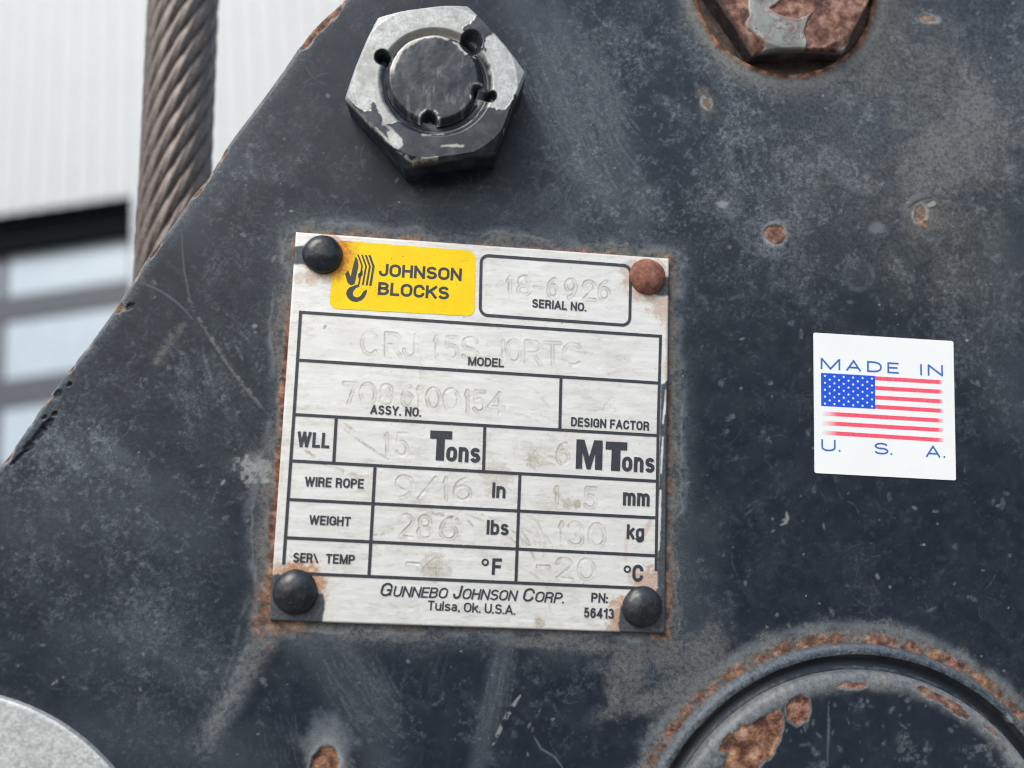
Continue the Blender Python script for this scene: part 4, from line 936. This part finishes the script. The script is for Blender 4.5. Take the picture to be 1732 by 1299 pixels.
fl.poly([P(*z7(*c), ZF) for c in ((210, 392), (212, 635), (608, 657), (607, 415))], ZF, 0)
for l0, l1 in (((607, 432), (1098, 461)), ((607, 503), (1100, 531)), ((607, 572), (1101, 602)), ((607, 640), (1102, 671))): bar(fl, z7(*l0), z7(*l1), 7.0, ZF, 1, fade=(.005, .05, 1, .3))
for l0, l1 in (((217, 689), (1105, 743)), ((217, 759), (1105, 812)), ((217, 829), (1107, 886))): bar(fl, z7(*l0), z7(*l1), 7.0, ZF, 1, fade=(.13, .05, 0, .3))
for r in range(9):
    for c in range(6 - r % 2):
        x = 240 + (c + .5 * (r % 2)) * 68.8; y = 415 + 25.3 * r + (x - 240) * .058
        cx, cy = P(*z7(x, y), ZF + .02)
        pts = [(cx + (.30 if i % 2 == 0 else .145) * math.sin(math.pi * i / 5), cy + (.30 if i % 2 == 0 else .145) * math.cos(math.pi * i / 5)) for i in range(10)]
        fl.poly(pts, ZF + .02, 2)
fl.build('printed_flag', [M_CANTON, M_REDINK, M_STICKER], sticker, attr=True)
lt = MB()
def TS(t_, a, b, cap, bold=.165): write(lt, t_, z7(*a), z7(*b), cap, ZF, bold)
for ch, x0, x1 in (('M', 208, 352), ('A', 396, 503), ('D', 548, 656), ('E', 697, 780)): TS(ch, (x0, 365 + (x0 - 208) * .062), (x1, 365 + (x1 - 208) * .062), 18.8)
for ch, x0, x1 in (('I', 938, 950), ('N', 993, 1105)): TS(ch, (x0, 410 + (x0 - 938) * .05), (x1, 410 + (x1 - 938) * .05), 19)
for ch, x0, x1, y in (('U', 213, 318, 965), ('.', 341, 356, 970), ('S', 600, 706, 988), ('.', 720, 734, 993), ('A', 980, 1085, 1009), ('.', 1108, 1122, 1015)): TS(ch, (x0, y), (x1, y + (x1 - x0) * .05), 20, .15)
lt.build('printed_lettering', [M_BLUEINK], sticker, attr=True)

# ------------------------------------------------------------------ hexagon nut, its bolt, the rusty bolt head
def hex_r(th, R_, rot): 
    a = (th - rot) % (math.pi / 3) - math.pi / 6
    return R_ * math.cos(math.pi / 6) / np.cos(a)
def polar(name, cx, cy, hgt, th, rads, z, canvas_fn, parent, mat, z0=-.2, chamfer=None, inner_wall=None, inner_r=None, wall_rows=(.75, .5, .25, 0)):
    """rads: (nr, na) radii; z: (nr, na) heights; side walls follow the outermost ring downwards"""
    A = np.repeat(th[None], rads.shape[0], 0)
    Xp = cx + rads * np.cos(A); Yp = cy + rads * np.sin(A)
    U, V = Q(Xp, Yp, np.full_like(Xp, hgt))
    c = Canvas(U.ravel(), V.ravel(), ['paint', 'rust', 'edge', 'dirt'])
    canvas_fn(c, rads.ravel())
    Zp = z + c.h.reshape(z.shape)
    attr_ = {n: np.clip(a, 0, 1).reshape(z.shape) for n, a in c.m.items()}
    zl = Zp[-1]
    wall = canvas_fn.wall if hasattr(canvas_fn, 'wall') else {}
    for fr_ in wall_rows:
        Xp = np.concatenate([Xp, Xp[len(rads) - 1:len(rads)]]); Yp = np.concatenate([Yp, Yp[len(rads) - 1:len(rads)]]); Zp = np.concatenate([Zp, (z0 + (zl - z0) * fr_)[None]])
        for n in attr_: attr_[n] = np.concatenate([attr_[n], (attr_[n][len(rads) - 1] * (fr_ > .6) * .6 if n != 'paint' else np.maximum(attr_[n][len(rads) - 1], fr_ < .8))[None] if not n in wall else np.full((1, len(th)), wall[n])])
    if inner_wall is not None:
        for zz, ri in zip(inner_wall, inner_r):
            Xp = np.concatenate([(cx + ri * np.cos(th))[None], Xp]); Yp = np.concatenate([(cy + ri * np.sin(th))[None], Yp]); Zp = np.concatenate([np.full((1, len(th)), zz), Zp])
            for n in attr_: attr_[n] = np.concatenate([attr_[n][:1] if n != 'paint' else np.ones((1, len(th))), attr_[n]])
    me = grid_mesh(name, Xp[::-1], Yp[::-1], Zp[::-1], {'wear': tuple(attr_[n][::-1] for n in ('paint', 'rust', 'edge', 'dirt'))}, wrap=True)
    return link(name, me, parent, [mat])
def z5(a, b): return (560 + a / 4.0583, b / 4.0583)
NH, NR_, NROT = 8.8, 17.75, math.radians(13.)
NCX, NCY = [float(a) for a in P(738, 138, NH)]
BCX, BCY = [float(a) for a in P(733.5, 131, NH)]
na = 540
th = np.linspace(0, 2 * np.pi, na, endpoint=False)
HOLES = [(*z5(965, 285), 20), (*z5(350, 390), 13), (*z5(1022, 632), 15), (*z5(1098, 658), 10), (*z5(672, 818), 15)]
PAINTED = [z5(*p) for p in ((60, 650), (105, 684), (165, 722), (232, 775), (262, 752), (268, 690), (305, 720), (335, 790), (352, 840), (490, 830), (600, 880), (820, 870), (980, 800), (1040, 745), (1100, 738), (1130, 758), (1190, 752), (1222, 712), (1252, 655), (1290, 640), (1400, 560), (1400, 1300), (60, 1300))]
PAINTED2 = [z5(*p) for p in ((905, 190), (950, 160), (1004, 105), (1060, 130), (1140, 195), (1110, 225), (1066, 242), (1045, 300), (1060, 350), (950, 330))]
def nut_fn(c, rad):
    u, v = c.u, c.v
    nz = fbm(u, v, 9, 801, 4, .6)
    d = np.minimum(poly_sd(u, v, PAINTED), poly_sd(u, v, PAINTED2)) + 9 * (nz - .5) + 6 * (fbm(u, v, 24, 805, 3) - .5)
    c.m['paint'] = sst(.9, -.9, d).astype(np.float32)
    c.h += .16 * c.m['paint'] + .05 * (fbm(u, v, 26, 813, 3) - .5)
    for cx, cy, r in HOLES:
        q = np.hypot(u - cx, v - cy); c.h -= (1.9 * sst(r * 1.05, r * .35, q)); c.put('paint', ALL_(c), sst(r + 2.5 + 5 * (nz - .5), r, q)); c.put('edge', ALL_(c), .8 * np.exp(-((q - r - 2.5) / 2.0) ** 2) * sst(.45, .6, nz))
    # channel from the left punch mark into the groove
    dq, _ = seg_d(u, v, z5(352, 395), z5(450, 440)); c.h -= 1.0 * sst(11, 6, dq); c.put('paint', ALL_(c), sst(11, 8, dq + 4 * (nz - .5)))
    k = ALL_(c); xr = rad
    c.put('paint', k, sst(11.0, 10.3, xr + 1.2 * (nz - .5)) * sst(82, 96, v + 30 * (nz - .5))); c.put('edge', k, .8 * sst(10.9, 10.2, xr + .5 * (nz - .5)) * (v < 88)); c.put('dirt', k, .55 * sst(12.4, 10.6, xr + 1.4 * (nz - .5)))
    zc = [z5(*p) for p in ((385, 905), (430, 900), (485, 960), (490, 1000), (460, 1030), (430, 1020), (395, 950))]
    dz_ = poly_sd(u, v, zc) + 5 * (nz - .5); c.m['paint'] *= 1 - sst(1.5, -1, dz_)
    for p, q in ((z5(455, 1040), z5(560, 1110)), (z5(560, 1105), z5(720, 1085)), (z5(360, 850), z5(420, 900)), (z5(630, 930), z5(760, 910)), (z5(760, 1005), z5(900, 1000)), (z5(1250, 760), z5(1160, 1010)), (z5(110, 690), z5(420, 1000))):
        dl, _ = seg_d(u, v, p, q); c.put('edge', k, .8 * sst(5, 1, dl + 9 * (nz - .45))); c.m['paint'] *= 1 - .7 * sst(4, 1, dl + 9 * (nz - .42))
    c.put('dirt', k, .45 * sst(.50, .72, fbm(u, v, 40, 811, 4)) + .5 * sst(.58, .72, fbm(u, v, 13, 815, 4, .7)) * sst(.4, .6, fbm(u, v, 50, 819, 2)))
    bd = np.exp(-((d - 1.6) / 1.5) ** 2); c.put('dirt', k, .75 * bd * sst(.35, .6, nz)); c.put('edge', k, .5 * np.exp(-((d - .3) / .9) ** 2) * (1 - c.m['paint']))
def ALL_(c): return np.arange(c.u.size)
nut_fn.wall = {'paint': 1., 'rust': 0., 'edge': 0., 'dirt': 0.}
hr = hex_r(th, NR_, NROT)
# the nut is drawn about the bolt axis: ring of radii from the bore to the hexagon
dxn, dyn = NCX - BCX, NCY - BCY
hr = np.array([hex_r(np.array(t), NR_, NROT) for t in th])
fr_ = np.linspace(0, 1, 90) ** .9
R0 = 9.75
rads = R0 + (hr[None] - R0) * fr_[:, None]
z = np.full_like(rads, NH)
cham = NR_ * math.cos(math.pi / 6) + .25
z -= .62 * np.clip(rads - cham, 0, None) + 0
z -= .45 * sst(.45, 0, hr[None] - rads)          # broken edge
z -= 1.0 * sst(11.2, 9.8, rads)                   # countersink
nut = polar('hex_nut', NCX, NCY, NH, th, rads, z, nut_fn, block, M_ZINC, inner_wall=(NH - 1.35, NH - 1.4), inner_r=(9.7, 8.0))
nut['label'] = 'large hexagon nut of dull zinc with half its black paint flaked off'
def bolt_fn(c, rad):
    u, v = c.u, c.v; nz = fbm(u, v, 9, 821, 4, .6)
    c.m['paint'][:] = 1; c.h += .45 * (fbm(u, v, 45, 823, 4, .5) - .5); c.m['dirt'] += .0; sc_ = sst(.60, .74, fbm(u * 1.0, v * .3, 7, 829, 3, .7)) * sst(.42, .6, fbm(u, v, 40, 833, 2)); c.m['paint'] -= (.16 * sc_).astype(np.float32)
    for cx, cy, r in HOLES:
        q = np.hypot(u - cx, v - cy); c.h -= 2.3 * sst(r * 1.1, r * .3, q); ed = .9 * np.exp(-((q - r - 2) / 2.2) ** 2) * sst(.46, .6, nz); c.put('edge', ALL_(c), ed); c.m['paint'] *= 1 - ed
    # bare crescent at the upper left rim
    q = np.hypot(u - 733, v - 131); a = np.degrees(np.arctan2(v - 131, u - 733))
    cr = sst(5.5, 2, np.abs(q - 71) + 6 * (nz - .5)) * (a < -35) * sst(-178, -165, a) * sst(.38, .5, fbm(u, v, 22, 827, 3) + .12)
    c.put('edge', ALL_(c), cr); c.m['paint'] *= 1 - .85 * cr
bolt_fn.wall = {'paint': 1., 'rust': 0., 'edge': 0., 'dirt': 0.}
fr_ = np.linspace(0.002, 1, 80)
RB = 9.45
rads = np.repeat((RB * fr_)[:, None], 360, 1); th2 = np.linspace(0, 2 * np.pi, 360, endpoint=False)
z = NH + .05 - 1.1 * sst(8.2, 9.5, rads) - .10 * (rads / 9) ** 2
polar('bolt_end', BCX, BCY, NH + .1, th2, rads, z, bolt_fn, nut, M_ZINC, z0=NH - 4.5)

HH, HRAD, HROT = 4.3, 19.5, math.radians(6.0)
HX, HY = 61.2, 98.7
def z6(a, b): return (1150 + a / 2.976, b / 2.976)
RUST1 = [z6(*p) for p in ((60, -120), (150, 0), (200, 90), (240, 150), (330, 225), (400, 255), (432, 235), (425, 200), (380, 170), (340, 140), (330, 115), (352, 80), (345, 10), (340, -120))]
RUST2_ = [z6(*p) for p in ((455, 40), (480, 62), (540, 88), (600, 95), (650, 70), (720, 10), (640, -120), (560, -120), (510, 0))]
RUST3 = [z6(*p) for p in ((720, -10), (660, 70), (640, 100), (625, 160), (640, 205), (632, 262), (800, 260), (900, 160), (960, 20), (960, -120), (760, -120))]
def head_fn(c, rad):
    u, v = c.u, c.v; nz = fbm(u, v, 16, 841, 4, .6)
    d = np.minimum(np.minimum(poly_sd(u, v, RUST1), poly_sd(u, v, RUST2_)), poly_sd(u, v, RUST3))
    d = d + 4 * (nz - .5)
    top = sst(1.2, -1.2, d); far = (v < -6) * sst(.45, .55, fbm(u, v, 60, 845, 3))
    c.m['rust'] = np.maximum(top, far).astype(np.float32)
    c.h -= .55 * c.m['rust'] * (1.1 - 1.2 * fbm(u, v, 30, 847, 4)); c.h += .06
    # remaining grey paint film with pale rim
    cr_ = 1 - np.abs(2 * fbm(u, v, 26, 861, 4, .6) - 1)
    c.m['dirt'] = (.40 + .55 * sst(.35, .65, fbm(u, v, 20, 863, 4))).astype(np.float32); c.m['edge'] = (.45 * np.exp(-((d - 3) / 3.) ** 2) * sst(.35, .6, nz) + .08).astype(np.float32)
    ck = sst(.955, .985, cr_) * (d > 0); c.m['rust'] = np.maximum(c.m['rust'], .7 * ck).astype(np.float32); c.h -= .08 * ck
    c.m['rust'] = np.maximum(c.m['rust'], .55 * sst(9, 1, d + 10 * (fbm(u, v, 12, 867, 4) - .5)) * sst(.45, .6, fbm(u, v, 30, 869, 3))).astype(np.float32)
    c.m['paint'] = (.30 * sst(3, 14, d) * sst(.35, .6, fbm(u, v, 34, 849, 3))).astype(np.float32)
head_fn.wall = {'paint': 1., 'rust': .22, 'edge': 0., 'dirt': 0.}
hr = np.array([hex_r(np.array(t), HRAD, HROT) for t in th])
fr_ = np.linspace(0.002, 1, 110)
rads = hr[None] * fr_[:, None]
z = np.full_like(rads, HH) - .55 * np.clip(rads - 17.0, 0, None) - .3 * sst(.4, 0, hr[None] - rads)
head = polar('bolt_head', HX, HY, HH, th, rads, z, head_fn, block, M_ZINC, z0=-2.1)
head['label'] = 'hexagon bolt head with red-brown rust and remains of grey paint, sunk in a rusty ring'

# ------------------------------------------------------------------ sheave pin with its collar, galvanised cap
def lathe(name, cx, cy, prof, parent, mat, marks=None, na=720, rough=.05, seed=0):
    """prof: (radius, z) from the outside in; wear masks in layout coordinates"""
    pr = []
    for (r0, z0), (r1, z1) in zip(prof[:-1], prof[1:]):
        n_ = max(1, int(math.hypot(r1 - r0, z1 - z0) / .3))
        pr += [(r0 + (r1 - r0) * i / n_, z0 + (z1 - z0) * i / n_) for i in range(n_)]
    pr.append(prof[-1]); pr = np.array(pr)
    th = np.linspace(0, 2 * np.pi, na, endpoint=False)
    A = np.repeat(th[None], len(pr), 0); R_ = np.repeat(pr[:, :1], na, 1); Zp = np.repeat(pr[:, 1:], na, 1)
    Xp = cx + R_ * np.cos(A); Yp = cy + R_ * np.sin(A)
    U, V = Q(Xp, Yp, Zp)
    c = Canvas(U.ravel(), V.ravel(), ['dust', 'dirt', 'rust', 'pale', 'black', 'orange', 'scuff_sheen'])
    if marks: marks(c, R_.ravel(), A.ravel())
    Zp = Zp + c.h.reshape(Zp.shape) + rough * (fbm(U, V, 24, 900 + seed, 4) - .5)
    m = {n: np.clip(a, 0, 1).reshape(Zp.shape) for n, a in c.m.items()}
    me = grid_mesh(name, Xp, Yp, Zp, {'wear': (m['dust'], m['dirt'], m['rust'], m['pale']), 'wear_b': (m['black'], m['orange'], m['scuff_sheen'], m['dust'] * 0)}, wrap=True)
    return link(name, me, parent, [mat])
PX, PY = 76.2, -83.4
def rad_at(px, py, z): x, y = P(px, py, z); return float(np.hypot(x - PX, y - PY))
r1 = rad_at(1440, 1091, 1.6); r2 = rad_at(1445, 1106, 1.8); r3 = rad_at(1458, 1137, 3.0)
def collar_marks(c, R_, A):
    u, v = c.u, c.v; nz = fbm(u, v, 22, 911, 5, .6); nl = fbm(A * 60, A * 0, 22, 915, 3)
    am = sst(.9, 2.6, A)
    c.m['dust'] = (.62 * sst(r2 - .35, r2 + .1, R_) * (.35 + .9 * nz) + .3 * np.exp(-((R_ - r2 + .2) / .35) ** 2)).astype(np.float32)
    c.m['dirt'] = (np.exp(-((R_ - r2 + .35) / .45) ** 2) * (.25 + .7 * am) * sst(.35, .6, nz) + .4 * sst(r1 - .5, r1, R_) * am).astype(np.float32)
    rs = np.exp(-((R_ - r2 + .5) / .5) ** 2) * sst(1.9, 2.5, A) * sst(.45, .6, nz); c.m['rust'] = (.7 * rs).astype(np.float32); c.m['orange'] = (rs * 1.).astype(np.float32)
    c.m['black'] = np.maximum(.75 * sst(r2 - .7, r2 - 1.1, R_) * sst(r3 + .5, r3 + 1.1, R_), np.maximum(.8 * np.exp(-((R_ - r2 + .28) / .16) ** 2), .9 * sst(r3 + .28, r3 + .1, R_))).astype(np.float32)
    c.m['scuff_sheen'] = (.6 * np.exp(-((R_ - r1 + .25) / .3) ** 2) * nl).astype(np.float32)
    c.m['dust'] = np.maximum(c.m['dust'], .60 * sst(r3 + .9, r3 + .35, R_ + 1.5 * (nz - .5)) * sst(.35, .6, nz))
    c.blob('pale', 1706, 1216, 8, 5, 50, .6, .5)
collar = lathe('pin_collar', PX, PY, [(r1 + .15, -.6), (r1, .9), (r1 - .35, 1.7), (r1 - .9, 2.05), (r2, 1.95), (r2 - .2, 1.75), (r2 - .38, 1.2), (r2 - .9, .65), ((r2 + r3) / 2, .35), (r3 + .8, .55), (r3 + .15, .9), (r3 - .3, 1.1)], block, M_PAINT, collar_marks, seed=1)
collar['label'] = 'raised dull grey steel collar ring with rust along its outer edge'
def pin_marks(c, R_, A):
    u, v = c.u, c.v; nz = fbm(u, v, 24, 921, 5, .6); cl = fbm(u, v, 70, 927, 4)
    rim_sheen = sst(r3 - 4.2, r3 - 1.2, R_ + 2.0 * (nz - .5))  # rounded rim painted paler to stand for the sky it reflects
    c.m['dust'] = (.45 * rim_sheen * (.5 + .7 * nz) + .5 * sst(.45, .7, cl) * sst(.5, .65, fbm(u, v, 15, 931, 4, .7)) + .05 * cl).astype(np.float32)
    c.m['dirt'] = (.35 * rim_sheen * sst(.4, .65, cl)).astype(np.float32)
    c.m['pale'] = (.30 * rim_sheen * (.6 + .6 * cl)).astype(np.float32)
    def z8(a, b): return (1040 + a / 2.503, 1020 + b / 2.503)
    def patch(poly, seed, amt=1., depth=.3, orange=.2, rim=5):
        p = [z8(*q_) for q_ in poly]; d = poly_sd(u, v, p) + 6 * (fbm(u, v, 12, 940 + seed, 4) - .5)
        a = amt * sst(.9, -.9, d); c.m['pale'] = np.maximum(c.m['pale'], .5 * sst(rim, 0, d) * (1 - a)).astype(np.float32); c.m['rust'] = np.maximum(c.m['rust'], a).astype(np.float32); c.m['pale'] *= 1 - a
        c.m['orange'] = np.maximum(c.m['orange'], a * orange * sst(.4, .65, fbm(u, v, 18, 951, 3))).astype(np.float32); c.h -= depth * a * (.5 + fbm(u, v, 14, 953, 4))
    patch(((520, 510), (560, 520), (600, 498), (650, 470), (690, 450), (712, 480), (708, 540), (690, 600), (660, 650), (610, 690), (600, 760), (440, 780), (460, 690), (480, 640), (430, 630), (470, 570), (530, 530)), 1, orange=.7)
    patch(((725, 440), (750, 405), (790, 388), (820, 405), (828, 450), (815, 495), (770, 515), (735, 490)), 2)
    patch(((925, 352), (970, 338), (1060, 342), (1075, 350), (1030, 360), (950, 362)), 3, .95)
    patch(((1275, 358), (1310, 350), (1350, 380), (1420, 410), (1470, 440), (1505, 480), (1490, 495), (1440, 470), (1390, 430), (1310, 395)), 4, .8, orange=.5)
    patch(((1560, 515), (1600, 530), (1640, 570), (1600, 560)), 5, .5)
    c.blob('dirt', *z8(1110, 340), 16, 14, 0, .6, 1, .7); c.blob('dust', *z8(440, 665), 12, 10, 0, .9, .8, .7)
    for a, b in (((905, 420), (900, 690)), ((908, 480), (906, 600))): c.line('scuff_sheen', [z8(*a), z8(*b)], 1.4, .5, 1.2)
    r_ = random.Random(4)
    for k_ in range(120):
        p = (r_.uniform(1200, 1740), r_.uniform(1170, 1330)); c.blob('dust' if k_ % 2 else 'scuff_sheen', p[0], p[1], r_.uniform(1.5, 7), r_.uniform(1.5, 4), r_.uniform(0, 180), r_.uniform(.25, .6), 1., .7, 6, seed=k_ % 9)
pin = lathe('pin_end', PX, PY, [(r3, -.3), (r3, 2.0), (r3 - .25, 2.6), (r3 - .8, 3.05), (r3 - 1.8, 3.3), (r3 - 6, 3.4), (8, 3.4), (.02, 3.4)], collar, M_PAINT, pin_marks, seed=2)
cap = lathe('pin_cap', -93.1, -93.0, [(42.68, -.3), (42.68, .95), (42.6, 1.12), (42.4, 1.22), (42.0, 1.27), (30, 1.3), (.02, 1.3)], block, M_GALV, None, seed=3, rough=.06)
cap['label'] = 'round galvanised steel cap with speckled grey face'

# ------------------------------------------------------------------ wire rope behind the plate
RZ = -42.0
ax0 = np.array([*P(311, 0, RZ), RZ]); ax1 = np.array([*P(297.5, 300, RZ), RZ])
axd = (ax1 - ax0) / np.linalg.norm(ax1 - ax0)
RR = 113.0 * (144.3 - RZ) / FPX / 2 * 1.0
# strands of a helix round the axis, each with wires laid in it
rope = empty('wire_rope', 'brown greasy steel wire rope rising taut behind the plate edge', 'wire rope', M_BLOCK)
nR = NT('greasy_steel_wire'); f1 = nR.noise(1.2, 5, .7); f2 = nR.noise(14, 3, .6)
M_ROPE = nR.p(base=nR.mix(nR.ramp(f1, .3, .7), nR.mix(nR.ramp(f2, .3, .7), (.088, .067, .054), (.118, .093, .076)), (.19, .158, .134)), rough=.48, metal=.2, normal=nR.bump(f1, .4, .15))
e1 = np.cross(axd, [0, 0, 1.]); e1 /= np.linalg.norm(e1); e2 = np.cross(axd, e1)
NS, LAY, LEN = 15, 100.0, 360.0
rs = RR * math.sin(math.pi / NS) / (1 + math.sin(math.pi / NS)) * 1.10; rc = RR - rs
start = ax0 - axd * 140
nl = 420; nw = 60
tt = np.linspace(0, LEN, nl)
def strand(ph):
    a = ph + 2 * np.pi * tt / LAY
    c = start + axd * tt[:, None] + rc * (np.cos(a)[:, None] * e1 + np.sin(a)[:, None] * e2)
    rad = np.cos(a)[:, None] * e1 + np.sin(a)[:, None] * e2
    tg = np.gradient(c, axis=0); tg /= np.linalg.norm(tg, axis=1)[:, None]
    bi = np.cross(tg, rad); bi /= np.linalg.norm(bi, axis=1)[:, None]; rd = np.cross(bi, tg)
    th = np.linspace(0, 2 * np.pi, nw, endpoint=False)
    rr = rs * (1 + .13 * np.abs(np.cos(3 * (th[None] + 2 * np.pi * tt[:, None] / 44.0))) - .06)
    pts = c[:, None] + rr[..., None] * (np.cos(th)[None, :, None] * rd[:, None] + np.sin(th)[None, :, None] * bi[:, None])
    return pts
for k_ in range(NS):
    pt = strand(2 * np.pi * k_ / NS)
    link('strand', grid_mesh('strand', pt[..., 0], pt[..., 1], pt[..., 2], {}, wrap=True), rope, [M_ROPE])
th = np.linspace(0, 2 * np.pi, 24, endpoint=False)
pt = (start + axd * np.linspace(0, LEN, 2)[:, None])[:, None] + (rc - rs * .3) * (np.cos(th)[None, :, None] * e1 + np.sin(th)[None, :, None] * e2)
link('core', grid_mesh('core', pt[..., 0], pt[..., 1], pt[..., 2], {}, wrap=True), rope, [M_DARK])
bpy.context.view_layer.update()
